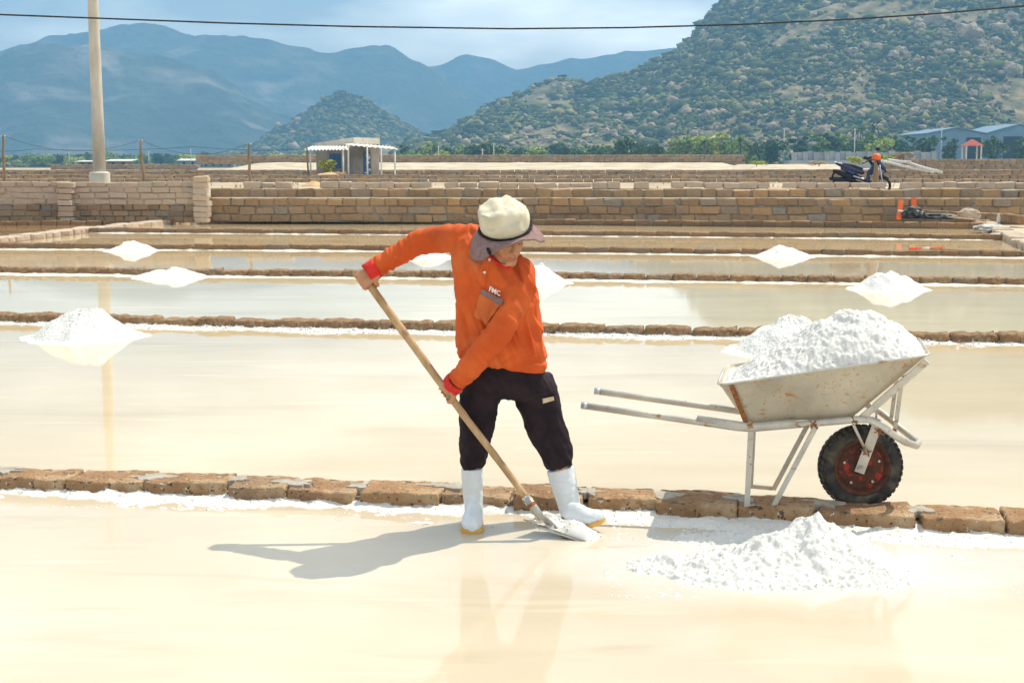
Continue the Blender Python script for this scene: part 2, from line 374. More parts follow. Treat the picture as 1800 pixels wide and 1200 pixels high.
M_dry = leafmat('leaf_dry', (0.30, 0.22, 0.12), (0.45, 0.35, 0.22))
M_scrub = mat('hill_scrub', two((0.03, 0.055, 0.02), (0.08, 0.10, 0.03)), 0.02, 5, 0.95, coord='World', island=True,
              rand=[(0, (0.022, 0.040, 0.014)), (0.40, (0.075, 0.095, 0.026)), (0.70, (0.17, 0.175, 0.04)), (1, (0.36, 0.30, 0.10))], randmix=0.7, spec=0.1)
M_bould = mat('granite', two((0.28, 0.21, 0.13), (0.47, 0.36, 0.235)), 0.22, 7, 0.95, 0.6, 1.2, 0.8, coord='World')
M_hillr = mat('near_mountain', [(0.38, (0.07, 0.075, 0.03)), (0.50, (0.17, 0.145, 0.06)), (0.64, (0.30, 0.225, 0.12))], 0.12, 10, 0.95, 0.5, 0.15, 3.0, coord='World')
M_hillm = mat('middle_hill', [(0.40, (0.02, 0.035, 0.016)), (0.52, (0.06, 0.07, 0.03)), (0.66, (0.22, 0.17, 0.12))], 0.02, 9, 0.95, 0.8, 0.06, 8.0, coord='World')
M_hillf = mat('far_mountain', [(0.44, (0.03, 0.045, 0.022)), (0.56, (0.06, 0.07, 0.035)), (0.72, (0.20, 0.165, 0.12))], 0.01, 9, 0.95, 1.0, 0.03, 20.0, coord='World')
overlay(M_hillf, (0.27, 0.23, 0.18), 0.006, 0.53, 0.66, detail=10, coord='World', stretch=(1, 1, 2.0), distort=0.8)  # pale rock zones, with the sunlit look of their faces painted in
overlay(M_hillm, (0.30, 0.24, 0.18), 0.03, 0.58, 0.66, coord='World')
M_wire = mat('wire_rubber', two((0.012, 0.012, 0.012), (0.03, 0.03, 0.03)), 5, 2, 0.7)
M_foil = mat('dry_grass', two((0.36, 0.27, 0.12), (0.50, 0.40, 0.20)), 2, 4, 0.95, coord='World')

def pond_mat(name, a, b, salt=None, spec=0.5, rough=0.035):
    m = mat(name, two(a, b, 0.3, 0.7), 0.55, 7, rough, coord='World', stretch=(0.6, 1.5, 1), spec=spec, nrough=0.6)
    t = m.node_tree; bs = t.nodes['Principled BSDF']; n_, l_ = t.nodes.new, t.links.new
    bs.inputs['IOR'].default_value = 1.34
    overlay(m, tuple(q * 0.90 for q in a), 0.9, 0.58, 0.74, coord='World', stretch=(0.35, 1.6, 1), distort=0.4)
    overlay(m, tuple(min(.86, q * 1.22) for q in b), 2.2, 0.62, 0.80, coord='World', stretch=(0.25, 2.2, 1), distort=0.4)
    for c, r0, r1, colr in (salt or []):
        old = bs.inputs['Base Color'].links[0].from_socket
        ge = n_('ShaderNodeNewGeometry'); mp_ = n_('ShaderNodeMapping'); mp_.inputs['Location'].default_value = (-c[0], -c[1], 0)
        l_(ge.outputs['Position'], mp_.inputs[0])
        mp2 = n_('ShaderNodeMapping'); mp2.inputs['Scale'].default_value = (c[2], 1, 0); l_(mp_.outputs[0], mp2.inputs[0])
        ln = n_('ShaderNodeVectorMath'); ln.operation = 'LENGTH'; l_(mp2.outputs[0], ln.inputs[0])
        nz = n_('ShaderNodeTexNoise'); nz.inputs['Scale'].default_value = 3.0; nz.inputs['Detail'].default_value = 8; l_(ge.outputs['Position'], nz.inputs['Vector'])
        ad = n_('ShaderNodeMath'); ad.operation = 'MULTIPLY_ADD'; l_(nz.outputs['Fac'], ad.inputs[0]); ad.inputs[1].default_value = (r1 - r0) * 1.4; l_(ln.outputs['Value'], ad.inputs[2])
        mr = n_('ShaderNodeMapRange'); mr.inputs['From Min'].default_value = r0 + (r1 - r0) * 0.5; mr.inputs['From Max'].default_value = r1 + (r1 - r0) * 0.9
        mr.inputs['To Min'].default_value = 1; mr.inputs['To Max'].default_value = 0; l_(ad.outputs[0], mr.inputs['Value'])
        mm = n_('ShaderNodeMix'); mm.data_type = 'RGBA'; l_(mr.outputs[0], mm.inputs[0]); l_(old, mm.inputs[6]); mm.inputs[7].default_value = (*colr, 1)
        l_(mm.outputs[2], bs.inputs['Base Color'])
    # the faintest ripple on the brine
    ge = n_('ShaderNodeNewGeometry'); mp_ = n_('ShaderNodeMapping'); mp_.inputs['Scale'].default_value = (2.0, 7.0, 1); l_(ge.outputs['Position'], mp_.inputs[0])
    nb = n_('ShaderNodeTexNoise'); nb.inputs['Scale'].default_value = 1.6; nb.inputs['Detail'].default_value = 3; l_(mp_.outputs[0], nb.inputs['Vector'])
    bp = n_('ShaderNodeBump'); bp.inputs['Strength'].default_value = 0.025; bp.inputs['Distance'].default_value = 0.012
    l_(nb.outputs['Fac'], bp.inputs['Height']); l_(bp.outputs[0], bs.inputs['Normal'])
    return m

# ================================================================== GROUND, PONDS
ROWS = [
    [(0, 862), (400, 877), (750, 891), (900, 897), (1100, 904), (1300, 914), (1500, 929), (1800, 942)],
    [(0, 567), (500, 578), (800, 584), (1000, 588), (1300, 594), (1640, 602), (1800, 605)],
    [(0, 481), (300, 485), (620, 488), (1000, 492), (1300, 496), (1800, 502)],
    [(0, 438), (600, 441), (1000, 445), (1500, 450), (1800, 453)],
    [(120, 409), (600, 412), (1000, 415), (1500, 419), (1745, 422)],
    [(366, 391), (900, 395), (1500, 400), (1725, 403)],
]
EXT = [4.0, 5.0, 6.0, 7.0, 0.0, 0.0]
LINES = []
for r, ex in zip(ROWS, EXT):
    pts = [G(*p) for p in r]
    if ex:
        d0 = (pts[0] - pts[1]).normalized(); d1 = (pts[-1] - pts[-2]).normalized()
        pts = [pts[0] + d0 * ex] + pts + [pts[-1] + d1 * ex]
    LINES.append(pts)
def line_y(pts, x):
    if x <= pts[0].x: a, b = pts[0], pts[-1]; return pts[0].y + (b.y - a.y) / (b.x - a.x) * (x - pts[0].x)
    for a, b in zip(pts, pts[1:]):
        if x <= b.x: return a.y + (b.y - a.y) * (x - a.x) / (b.x - a.x)
    a, b = pts[0], pts[-1]; return b.y + (b.y - a.y) / (b.x - a.x) * (x - b.x)

def sheet(name, poly, z, m, label, cat, kind='structure'):
    mb = MB(); mb.add([(p[0], p[1], z) for p in poly], [tuple(range(len(poly)))])
    o = mb.build(name, m); tag(o, label, cat, kind=kind); return o
sheet('ground', [(-3600, -250), (3600, -250), (3600, 3150), (-3600, 3150)], -0.12, M_plain, 'dry plain under and around the salt pans', 'ground')
XS = [-80, -30, -14, -8, -4, -2, 0, 2, 4, 8, 14, 30, 80]
heapc = G(1380, 985); boot = G(960, 940)
PM = [
    pond_mat('brine_near', (0.52, 0.435, 0.315), (0.60, 0.51, 0.38), [((heapc.x + 0.05, heapc.y - 0.02, 0.55), 0.30, 0.62, (0.66, 0.63, 0.57))], 0.36, 0.06),
    pond_mat('brine_second', (0.575, 0.455, 0.285), (0.67, 0.55, 0.37)),
    pond_mat('brine_third', (0.62, 0.51, 0.32), (0.72, 0.61, 0.41)),
    pond_mat('brine_far', (0.56, 0.41, 0.23), (0.68, 0.53, 0.32)),
]
overlay(PM[0], (0.60, 0.535, 0.42), 0.9, 0.50, 0.70, detail=10, coord='World', stretch=(0.7, 1.4, 1), distort=0.6, rough=0.2)
overlay(PM[0], (0.51, 0.42, 0.295), 1.7, 0.60, 0.74, detail=10, coord='World', stretch=(0.5, 2.0, 1), distort=0.8)
PLAB = ['shallow cream brine of the nearest pan under the worker', 'cream brine pan just behind the wheelbarrow', 'pale green-grey brine pan holding two salt piles',
        'narrow brine pan behind the third stone dike', 'narrow tan brine pan behind the fourth stone dike', 'farthest tan brine pan below the stone wall', 'strip of ground under the stone wall']
for i in range(6):
    lo = (lambda x: -14.0) if i == 0 else (lambda x, i=i: line_y(LINES[i - 1], x) + 0.1)
    hi = lambda x, i=i: line_y(LINES[i], x) + 0.1
    mb = MB(); vs = []
    for x in XS: vs += [(x, lo(x), 0), (x, hi(x), 0)]
    mb.add(vs, [(2 * k, 2 * k + 2, 2 * k + 3, 2 * k + 1) for k in range(len(XS) - 1)])
    o = mb.build('brine_pond', PM[min(i, 3)]); tag(o, PLAB[i], 'pond', kind='structure')
sheet('wall_foot_ground', [(-80, line_y(LINES[5], -80) + 0.1), (80, line_y(LINES[5], 80) + 0.1), (80, 60), (-80, 60)], 0, M_sandbank, 'strip of dry earth at the foot of the stone wall', 'ground')
sheet('near_ground', [(-80, -40), (80, -40), (80, -14), (-80, -14)], 0, M_sandbank, 'dry bank behind the viewpoint', 'ground')

# diagonal banks at both ends of the far pans
bankl0, bankl1 = G(-40, 432), G(352, 388)
b_ = MB()
brown = pond_mat('brine_brown', (0.33, 0.19, 0.085), (0.42, 0.26, 0.13))
pa, pb = G(-300, 464), G(352, 387)
sheet('brown_brine', [(pa.x, pa.y), (pb.x, pb.y), (pb.x, 39.0), (-40, 39.0)], 0.004, brown, 'orange-brown brine pan in the far left corner', 'pond')

# ================================================================== STONES
def chamfer_block(seed, bev=0.08, jit=0.075):
    r = random.Random(seed); bm = bmesh.new(); bmesh.ops.create_cube(bm, size=1.0)
    for v in bm.verts: v.co += V((r.uniform(-jit, jit), r.uniform(-jit, jit), r.uniform(-jit, jit)))
    bmesh.ops.bevel(bm, geom=list(bm.edges), offset=bev, segments=1, affect='EDGES', profile=0.5)
    for v in bm.verts: v.co += V((r.uniform(-1, 1), r.uniform(-1, 1), r.uniform(-1, 1))) * 0.018
    me = bpy.data.meshes.new('stone'); bm.to_mesh(me); bm.free(); return me
def rough_block(seed, size, nx=14, ny=8, nz=5, amp=0.011, rad=0.018):
    """a hewn stone of real size with worn corners"""
    def ax(n): return [-0.5 + i / n for i in range(n + 1)]
    idx = {}; vs = []; fs = []
    def vid(i, j, k):
        if (i, j, k) not in idx:
            idx[(i, j, k)] = len(vs); p = V(((i / nx - 0.5) * size[0], (j / ny - 0.5) * size[1], (k / nz - 0.5) * size[2]))
            h = V((size[0] / 2 - rad, size[1] / 2 - rad, size[2] / 2 - rad))
            q = V([max(-a, min(a, b)) for a, b in zip(h, p)]); d = p - q
            if d.length > 1e-6: p = q + d.normalized() * min(d.length, rad)
            s_ = V((seed * 3.1, seed * 1.7, seed * 0.9))
            nn = V((fr(p * 5 + s_, 4), fr(p * 5 + s_ + V((9, 0, 0)), 4), fr(p * 5 + s_ + V((0, 9, 0)), 4)))
            nf = V((fr(p * 22 + s_, 3), fr(p * 22 + s_ + V((7, 0, 0)), 3), fr(p * 22 + s_ + V((0, 7, 0)), 3)))
            vs.append(p + nn * amp * 1.3 + nf * amp * 0.35)
        return idx[(i, j, k)]
    for i in range(nx):
        for j in range(ny):
            fs.append((vid(i, j, nz), vid(i + 1, j, nz), vid(i + 1, j + 1, nz), vid(i, j + 1, nz)))
    for i in range(nx):
        for k in range(nz):
            fs.append((vid(i, 0, k), vid(i + 1, 0, k), vid(i + 1, 0, k + 1), vid(i, 0, k + 1)))
            fs.append((vid(i, ny, k), vid(i, ny, k + 1), vid(i + 1, ny, k + 1), vid(i + 1, ny, k)))
    for j in range(ny):
        for k in range(nz):
            fs.append((vid(0, j, k), vid(0, j, k + 1), vid(0, j + 1, k + 1), vid(0, j + 1, k)))
            fs.append((vid(nx, j, k), vid(nx, j + 1, k), vid(nx, j + 1, k + 1), vid(nx, j, k + 1)))
    me = bpy.data.meshes.new('stone'); me.from_pydata(vs, [], fs); me.polygons.foreach_set('use_smooth', [True] * len(fs)); me.update(); return me
BLOCKS = [chamfer_block(k) for k in range(14)]
MIDBLOCKS = [rough_block(40 + k, (1, 0.6, 0.32), 9, 4, 3, 0.035, 0.05) for k in range(12)]

def walk(pts, step_fn, gap_fn):
    """consecutive (centre, direction, length) along a polyline"""
    seg = [(b - a).length for a, b in zip(pts, pts[1:])]; tot = sum(seg); s_ = 0.0; out = []
    def at(s):
        for (a, b), l in zip(zip(pts, pts[1:]), seg):
            if s <= l or b is pts[-1]: return a + (b - a) * (s / l), (b - a).normalized()
            s -= l
    while s_ < tot - 0.1:
        l = step_fn(); p, d = at(min(s_ + l / 2, tot)); out.append((p, d, l)); s_ += l + gap_fn()
    return out
STM = {}
def place(me, m, parent, p, d, size, tilt=0.0, z=None, roll=0.0, name='stone'):
    key = (me.name, m.name)
    if len(me.materials) == 0: me.materials.append(m); STM[key] = me
    if key not in STM:
        STM[key] = me.copy(); STM[key].materials.clear(); STM[key].materials.append(m)
    o = bpy.data.objects.new(name, STM[key]); COL.objects.link(o)
    o.parent = parent; o.location = V(p) - parent.location; o.scale = size
    o.rotation_euler = (roll, tilt, math.atan2(d.y, d.x)); return o

DLAB = ['nearest stone dike, the wheelbarrow standing on its right half', 'second stone dike from the viewer, left pile of salt in front of it', 'third stone dike, running behind the waist of the worker',
        'fourth stone dike, level with the hat brim of the worker', 'fifth narrow stone dike, two back from the hat', 'low stone kerb right at the foot of the long stone wall']
HGT = [0.072, 0.085, 0.10, 0.115, 0.12, 0.16]
for i, pts in enumerate(LINES):
    root = thing('stone_dike', DLAB[i], 'dike', (pts[len(pts) // 2].x, pts[len(pts) // 2].y, 0))
    r = random.Random(50 + i); nrm = V((0.12, 0.99, 0)); wd = 0.24
    st = walk(pts, lambda: r.uniform(0.30, 0.46) if i < 5 else r.uniform(0.34, 0.5), lambda: r.choice((0.008, 0.012, 0.016, 0.026)) if i < 4 else 0.012)
    core = MB(); patches = MB()
    for a, b in zip(pts, pts[1:]):
        off = nrm * (wd / 2)
        core.bar(a + off + V((0, 0, HGT[i] * 0.36 - 0.02)), b + off + V((0, 0, HGT[i] * 0.36 - 0.02)), wd - 0.05, HGT[i] * 0.72 + 0.0)
    core.build('mortar_bed', M_mortar, root)
    for k, (p, d, l) in enumerate(st):
        h = HGT[i] * r.uniform(0.9, 1.12); c = p + nrm * (wd / 2 + r.uniform(-0.012, 0.012)); emb = 0.05
        c.z = (h - emb) / 2
        if i == 0:
            me = rough_block(k, (l, wd + r.uniform(-0.01, 0.05), h + emb), 26, 14, 9, 0.009, 0.008)
            place(me, M_stone, root, c, d, (1, 1, 1), r.uniform(-0.02, 0.02))
            # cement smeared into the joint ahead
            if k % 6 != 4:
                jc = p + d * (l / 2 + 0.012) + nrm * (wd * r.uniform(0.5, 0.7)); n_ = 34; ring = []; inner = []
                sx, sy = r.uniform(0.06, 0.12), r.uniform(0.05, 0.085)
                for q in range(n_):
                    a = 2 * math.pi * q / n_; rr = 1 + 0.75 * fr((math.cos(a) * 1.6 + k * 3, math.sin(a) * 1.6, i), 4)
                    e = d * (sx * rr * math.cos(a)) + nrm * (sy * rr * math.sin(a))
                    ring.append(jc + e + V((0, 0, h - 0.030))); inner.append(jc + e * 0.95 + V((0, 0, h + 0.003 + 0.006 * fr((q * .4, k, 2)))))
                patches.add(ring + inner + [jc + V((0, 0, h + 0.006))], [(q, (q + 1) % n_, n_ + (q + 1) % n_, n_ + q) for q in range(n_)] + [(n_ + q, n_ + (q + 1) % n_, 2 * n_) for q in range(n_)])
        elif i < 3:
            place(r.choice(MIDBLOCKS), M_stone, root, c, d, (l, (wd + 0.02) / 0.6, (h + emb) / 0.32), r.uniform(-0.02, 0.02))
        else:
            place(r.choice(BLOCKS), M_stone, root, c, d, (l, wd, h + emb), r.uniform(-0.015, 0.015))
    if i == 0: patches.build('cement_patch', M_cement, root, smooth=False, fixn=True)['kind'] = 'stuff'
# small dikes: left kerb, diagonal left bank, diagonal right bank
def small_dike(label, pts, h, wd, m, seed, slen=(0.3, 0.45)):
    root = thing('stone_dike', label, 'dike', tuple(pts[0])); r = random.Random(seed)
    for p, d, l in walk([V(p) for p in pts], lambda: r.uniform(*slen), lambda: 0.012):
        n_ = V((-d.y, d.x, 0)); hh = h * r.uniform(0.9, 1.15)
        place(r.choice(BLOCKS), m, root, p + V((0, 0, (hh - 0.05) / 2)) + n_ * r.uniform(-0.02, 0.02), d, (l, wd, hh + 0.05), r.uniform(-0.03, 0.03))
    return root
small_dike('short low stone kerb in front of the left brick wall', [G(-200, 398), G(190, 395), G(300, 392)], 0.13, 0.24, M_stone, 71)
small_dike('pale diagonal stone bank closing the far pans on the left', [G(-200, 449), G(0, 426), G(150, 408), G(300, 393), G(352, 388)], 0.12, 0.42, M_wallp, 72)
small_dike('diagonal stone bank closing the far pans on the right', [G(1724, 396), G(1752, 408), G(1800, 432), G(1900, 475)], 0.15, 0.42, M_wallp, 73)
c0, c1 = G(1735, 392), G(1980, 500)
sheet('bank_earth', [(c0.x + .2, 38.6), (c0.x + .2, c0.y), (c1.x + .2, c1.y), (60, 20), (60, 38.6)], 0.005, M_sandbank, 'trodden sandy earth right of the far pans', 'ground')

# ------------------------------------------------------------------ walls at the back of the pans
YW = 39.3
def coursed(label, px0, px1, Y, z0, heights, slen, wd, m, seed, mcore, jitter=0.02, depthj=0.03, name='stone_wall', skew=0.0, skip=0.0):
    a, b = P(px0, 300, Y), P(px1, 300, Y + skew); a.z = b.z = 0
    root = thing(name, label, 'wall', (a.x, a.y, z0)); r = random.Random(seed); z = z0; n_ = 0
    tot = sum(heights)
    if mcore is not None:
        core = MB(); e = (b - a).normalized() * 0.06
        core.bar(a + e + V((0, wd / 2 + 0.03, z0 + tot / 2 - 0.03)), b - e + V((0, wd / 2 + 0.03, z0 + tot / 2 - 0.03)), wd - 0.02, tot - 0.06); core.build('mortar_core', mcore, root)
    for ci, h in enumerate(heights):
        for p, d, l in walk([a + (b - a).normalized() * (r.uniform(0, 0.1)), b], lambda: r.uniform(*slen), lambda: 0.022):
            if r.random() < skip: continue
            hh = h - 0.02 + r.uniform(-jitter, jitter)
            wob = 0.03 * fr((p.x * 0.5, ci * 2.0, seed), 2)
            place(r.choice(BLOCKS), m(ci, p) if callable(m) else m, root, p + V((0, wd / 2 + r.uniform(-depthj, depthj), z + h / 2 + wob)), d, (l, wd, hh), r.uniform(-0.035, 0.035)); n_ += 1
        z += h
    return root
coursed('long stone wall of three courses behind the pans', 366, 1860, YW, 0.06, [0.225, 0.23, 0.235], (0.34, 0.60), 0.35, M_wall, 5, M_mortar, skew=-0.6)
coursed('single set-back course of blocks above the long wall', 366, 1860, YW + 1.0, 0.71, [0.29], (0.38, 0.62), 0.4, M_wall, 6, M_mortar, skew=-0.6)
coursed('loose row of pale blocks lying along the top of the wall', 400, 1860, YW + 1.75, 0.98, [0.2], (0.34, 0.66), 0.3, M_wallp, 7, None, 0.04, 0.08, skew=-0.6, skip=0.18)
def bed(px0, px1, Y0, Y1, z0, z1, label, m=M_terr):
    mb = MB(); a, b = P(px0, 300, Y0), P(px1, 300, Y0)
    mb.add([(a.x, Y0, z0), (b.x, Y0, z0), (b.x, Y1, z1), (a.x, Y1, z1)], [(0, 1, 2, 3)])
    o = mb.build('earth_bank', m); tag(o, label, 'ground', kind='structure'); return o
bed(366, 1880, YW + 0.05, YW + 1.15, 0.735, 0.745, 'narrow earth ledge on top of the three-course wall')
bed(366, 1880, YW + 1.1, YW + 2.4, 0.985, 0.95, 'earth strip on top of the set-back course')
coursed('left brick wall with pale upper courses and a dark footing', -120, 342, YW - 0.25, 0.05, [0.17, 0.17, 0.165], (0.24, 0.42), 0.22, M_wall, 8, M_mortar)
LW = coursed('pale upper half of the left brick wall by the concrete pole', -120, 342, YW - 0.26, 0.56, [0.165, 0.165, 0.165, 0.16], (0.34, 0.56), 0.22, M_wallp, 9, M_mortarp, 0.015)
def pier(px, wpx, label, seed, ztop):
    r = random.Random(seed); c = P(px, 300, YW - 0.40); root = thing('brick_pier', label, 'pier', (c.x, c.y, 0.05)); z = 0.05
    while z < ztop:
        h = r.uniform(0.15, 0.18); w_ = wpx / 61.0 * r.uniform(0.88, 1.06)
        place(r.choice(BLOCKS), M_wallp, root, V((c.x + r.uniform(-.03, .03), c.y + 0.06, z + h / 2)), V((1, 0, 0)), (w_, 0.36, h - 0.012), r.uniform(-.04, .04)); z += h
    return root
pier(114, 27, 'brick pier half way along the left wall', 3, 1.08)
pier(352, 26, 'jagged end pier of the left wall', 4, 1.22)

# ------------------------------------------------------------------ terrace and embankments beyond the wall
sheet('terrace', [(-90, 41.2), (90, 41.2), (110, 127), (-110, 127)], 0.72, M_terr, 'flat dry terrace behind the stone wall', 'ground')
sheet('upper_terrace', [(-400, 127), (400, 127), (420, 300), (-420, 300)], 0.98, M_terr, 'wide dry terrace stretching towards the trees', 'ground')
sheet('plain', [(-3550, 300), (3550, 300), (3550, 3100), (-3550, 3100)], 0.9, M_plain, 'scrubby plain running to the mountains', 'ground')
mb = MB()
mb.add([(-90, 41.2, 0.72), (90, 41.2, 0.72), (90, 41.2, -0.1), (-90, 41.2, -0.1)], [(0, 1, 2, 3)])
tag(mb.build('terrace_edge', M_terr), 'earth edge of the terrace hidden behind the wall', 'ground', kind='structure')
def far_wall(label, p0, p1, z0, z1, seed, blk=(0.34, 0.48), ch=0.24, m=M_joined, wd=0.4):
    """a dike far off: real blocks, too small to pick apart, joined into one part"""
    r = random.Random(seed); a, b = V(p0), V(p1); root = thing('far_dike', label, 'dike', (a.x, a.y, z0)); mb = MB(); z = z0
    bv = [[v.co.copy() for v in q.vertices] for q in BLOCKS]; bf = [[tuple(p.vertices) for p in q.polygons] for q in BLOCKS]
    d = (b - a); d.z = 0; d.normalize(); M = Matrix.Rotation(math.atan2(d.y, d.x), 3, 'Z')
    while z < z1 - 0.05:
        h = min(ch, z1 - z)
        for p, dd, l in walk([V((a.x, a.y, 0)), V((b.x, b.y, 0))], lambda: r.uniform(*blk), lambda: 0.03):
            k = r.randrange(len(bv)); hh = h * r.uniform(0.86, 1.04)
            off = V((0, r.uniform(-.03, .03), z + h / 2 + 0.04 * fr((p.x * .3, z, seed), 2)))
            mb.add([M @ V((v.x * l, v.y * wd, v.z * hh)) + p + off for v in bv[k]], bf[k])
        z += ch
    o = mb.build('block', m, root); o['kind'] = 'stuff'; return root
def PX(px, Y, z=0): p = P(px, 290, Y); return V((p.x, Y, z))
far_wall('low far dike just behind the loose wall blocks', PX(-60, 78), PX(1880, 74), 0.70, 0.98, 21, (0.4, 0.6))
far_wall('second low far dike, running past the shed', PX(-60, 96), PX(1880, 92), 0.70, 1.02, 22, (0.4, 0.6))
far_wall('long far terrace wall behind the shed', PX(-60, 126.5), PX(1880, 126.5), 0.70, 1.24, 23, (0.5, 0.7), 0.27)
far_wall('tall far dike wall topping the pale embankment', PX(345, 162), PX(1305, 160), 1.78, 2.85, 24, (0.5, 0.75), 0.27)
far_wall('dark dike wall far away on the left', PX(90, 205), PX(345, 200), 0.95, 1.75, 25, (0.7, 0.9), 0.27)
far_wall('dike wall on the right behind the grey pipes', PX(1555, 132), PX(1900, 130), 1.24, 2.25, 26, (0.5, 0.7), 0.25)
far_wall('lower dike wall on the right in front of the pavilion', PX(1310, 112), PX(1900, 110), 0.72, 1.32, 27, (0.5, 0.7), 0.2)
def slope(label, x0, x1, Ya, Yb, za, zb, m, back=6, ends=3.0):
    mb = MB(); n_ = 60; rows = []
    for t, Y, z in ((0, Ya, za), (0.5, (Ya + Yb) / 2, (za + zb) / 2), (1, Yb, zb), (1.5, Yb + back, zb)):
        row = []
        for k in range(n_ + 1):
            x = x0 + (x1 - x0) * k / n_; e = min(1, k / n_ * (x1 - x0) / ends, (1 - k / n_) * (x1 - x0) / ends)
            row.append(V((x, Y, 0.7 + (z - 0.7) * e + 0.08 * fr((x * 0.4, Y, 1), 3))))
        rows.append(row)
    o = obj('embankment', grid_mesh('embankment', [p for r_ in rows for p in r_], n_ + 1, 4), m); tag(o, label, 'embankment', kind='structure'); return o
M_emb = mat('pale_bank', two((0.44, 0.36, 0.25), (0.60, 0.51, 0.38)), 0.5, 7, 0.95, 0.5, 3, 0.1, coord='World', stretch=(1, 1, 4))
slope('pale sloping embankment below the tall far dike', PX(318, 150).x, PX(1400, 150).x, 146, 159, 0.95, 1.95, M_emb, 10, 7.0)
slope('sandy bank end with dry grass right of the tall dike', PX(1290, 140).x, PX(1560, 140).x, 133, 150, 1.0, 1.75, M_emb, 6, 3.0)

# ================================================================== MOUNTAINS
def mountain(name, label, prof, d0, d1, m, px0, px1, nu, nv, amp, fs, seed, back=0.7, power=1.25, ridged=True, z0=0.5):
    pr = sorted(prof)
    def H(px, t):
        py = interp(pr, px); zr = HC + (290 - py) / FPX * d1
        Y = d0 + (d1 - d0) * t; X = (px - 900) / FPX * Y * CT / 1.0
        g = (t ** power) if t <= 1 else max(0.0, 1 - (t - 1) / back * 1.1)
        p = V((X * fs, Y * fs, seed))
        nz_ = (mn.ridged_multi_fractal(p, 0.9, 2.1, 6, 1.0, 2.0) - 1.0) if ridged else 0.0
        nz2 = mn.fractal(p * 2.3 + V((5, 2, 1)), 0.8, 2.1, 6)
        z = z0 + max(0, zr - z0) * g + amp * (0.55 * nz_ + 0.6 * nz2) * sstep(0, 0.25, t) * min(1, max(0, zr) / (amp * 5))
        return V((X, Y, z if 0 < t < 1 + back else z0 - 4))
    pts = []; ts = [(j / (nv - 1)) * (1 + back) for j in range(nv)]
    for t in ts:
        for i in range(nu): pts.append(H(px0 + (px1 - px0) * i / (nu - 1), t))
    o = obj(name, grid_mesh(name, pts, nu, nv), m); tag(o, label, 'mountain', kind='structure'); return o, H
RIDGE = [(640, 262), (740, 250), (780, 240), (830, 214), (880, 189), (950, 160), (985, 151), (1025, 156), (1080, 140), (1130, 124), (1170, 104), (1210, 74), (1232, 48),
         (1262, 18), (1290, -5), (1400, -70), (1500, -115), (1700, -150), (1900, -150), (2150, -60), (2400, 90), (2700, 230)]
near_m, HR = mountain('mountain', 'near rocky green mountain filling the upper right', RIDGE, 520, 880, M_hillr, 640, 2600, 240, 110, 6.0, 0.010, 3.0, 0.6, 1.15)
mid_h, HM = mountain('hill', 'small pointed dark hill behind the shed', [(380, 275), (430, 262), (500, 226), (540, 205), (575, 180), (605, 167), (640, 180), (680, 204), (720, 228), (760, 246), (820, 275)],
                 1000, 1180, M_hillm, 380, 820, 160, 90, 6.0, 0.011, 8.0, 0.8, 1.1)
mountain('mountain', 'big shadowed blue mountain on the left with pale rock spur, coloured as sunlit', [(-900, 180), (-500, 120), (-200, 130), (-60, 128), (0, 108), (30, 88), (100, 80), (160, 86), (230, 100), (300, 112), (370, 118), (410, 140), (450, 172), (500, 205), (560, 250), (640, 285)],
         1500, 1900, M_hillf, -900, 640, 220, 120, 15.0, 0.0060, 12.0, 0.7, 1.2)
mountain('mountain', 'hazy high mountain whose top fades into the cloud on the left', [(-900, 120), (-300, 100), (0, 90), (120, 72), (190, 56), (250, 50), (330, 60), (420, 66), (520, 80), (600, 96), (650, 92), (690, 88), (740, 112), (800, 150), (900, 205), (1000, 260)],
         2050, 2450, M_hillf, -900, 1000, 220, 90, 14.0, 0.0050, 15.0, 0.6, 1.2)
mountain('mountain', 'palest far ridge between the hill and the near mountain', [(500, 160), (620, 150), (700, 140), (770, 122), (820, 101), (860, 108), (910, 129), (960, 116), (1000, 106), (1080, 100), (1200, 84), (1300, 60), (1500, 50), (1800, 80), (2200, 200)],
         2700, 2950, M_hillf, 500, 2200, 180, 70, 11.0, 0.0044, 22.0, 0.4, 1.2)

# scrub and boulders on the near mountain
r = random.Random(4)
pos, scl = [], []
while len(pos) < 27000:
    px = r.uniform(690, 1990); t = r.random() ** 0.9 * 1.02
    p = HR(px, t)
    q = mn.fractal(V((p.x * 0.02, p.y * 0.02, 2)), 0.8, 2.1, 4)
    if q < -0.42 + 0.35 * r.random(): continue
    s_ = r.uniform(0.55, 1.5) * (2.0 if r.random() < 0.07 else 1.0) * (0.75 + 0.5 * t)
    pos.append((p.x, p.y, p.z + s_ * 0.35)); scl.append((s_ * r.uniform(.8, 1.8), s_ * r.uniform(.8, 1.6), s_ * r.uniform(.6, 1.1)))
o = obj('scrub', scatter_mesh('scrub', pos, scl, ICO1, 0.55), M_scrub); tag(o, 'green scrub bushes covering the near mountain', 'scrub', kind='stuff')
pos, scl = [], []
while len(pos) < 3200:
    px = r.uniform(380, 820); t = r.random(); p = HM(px, t); s_ = r.uniform(1.0, 2.6)
    pos.append((p.x, p.y, p.z + s_ * 0.3)); scl.append((s_ * 1.3, s_ * 1.2, s_ * 0.8))
o = obj('scrub', scatter_mesh('scrub', pos, scl, ICO1, 0.35), M_scrub); tag(o, 'dark scrub bushes covering the small pointed hill', 'scrub', kind='stuff')
def hill_at(Hf, px, py):
    best = None
    for k in range(200):
        t = k / 199.0; p = Hf(px, t); y = 290 - (p.z - HC) / p.y * FPX
        if best is None or abs(y - py) < best[0]: best = (abs(y - py), p)
    return best[1]
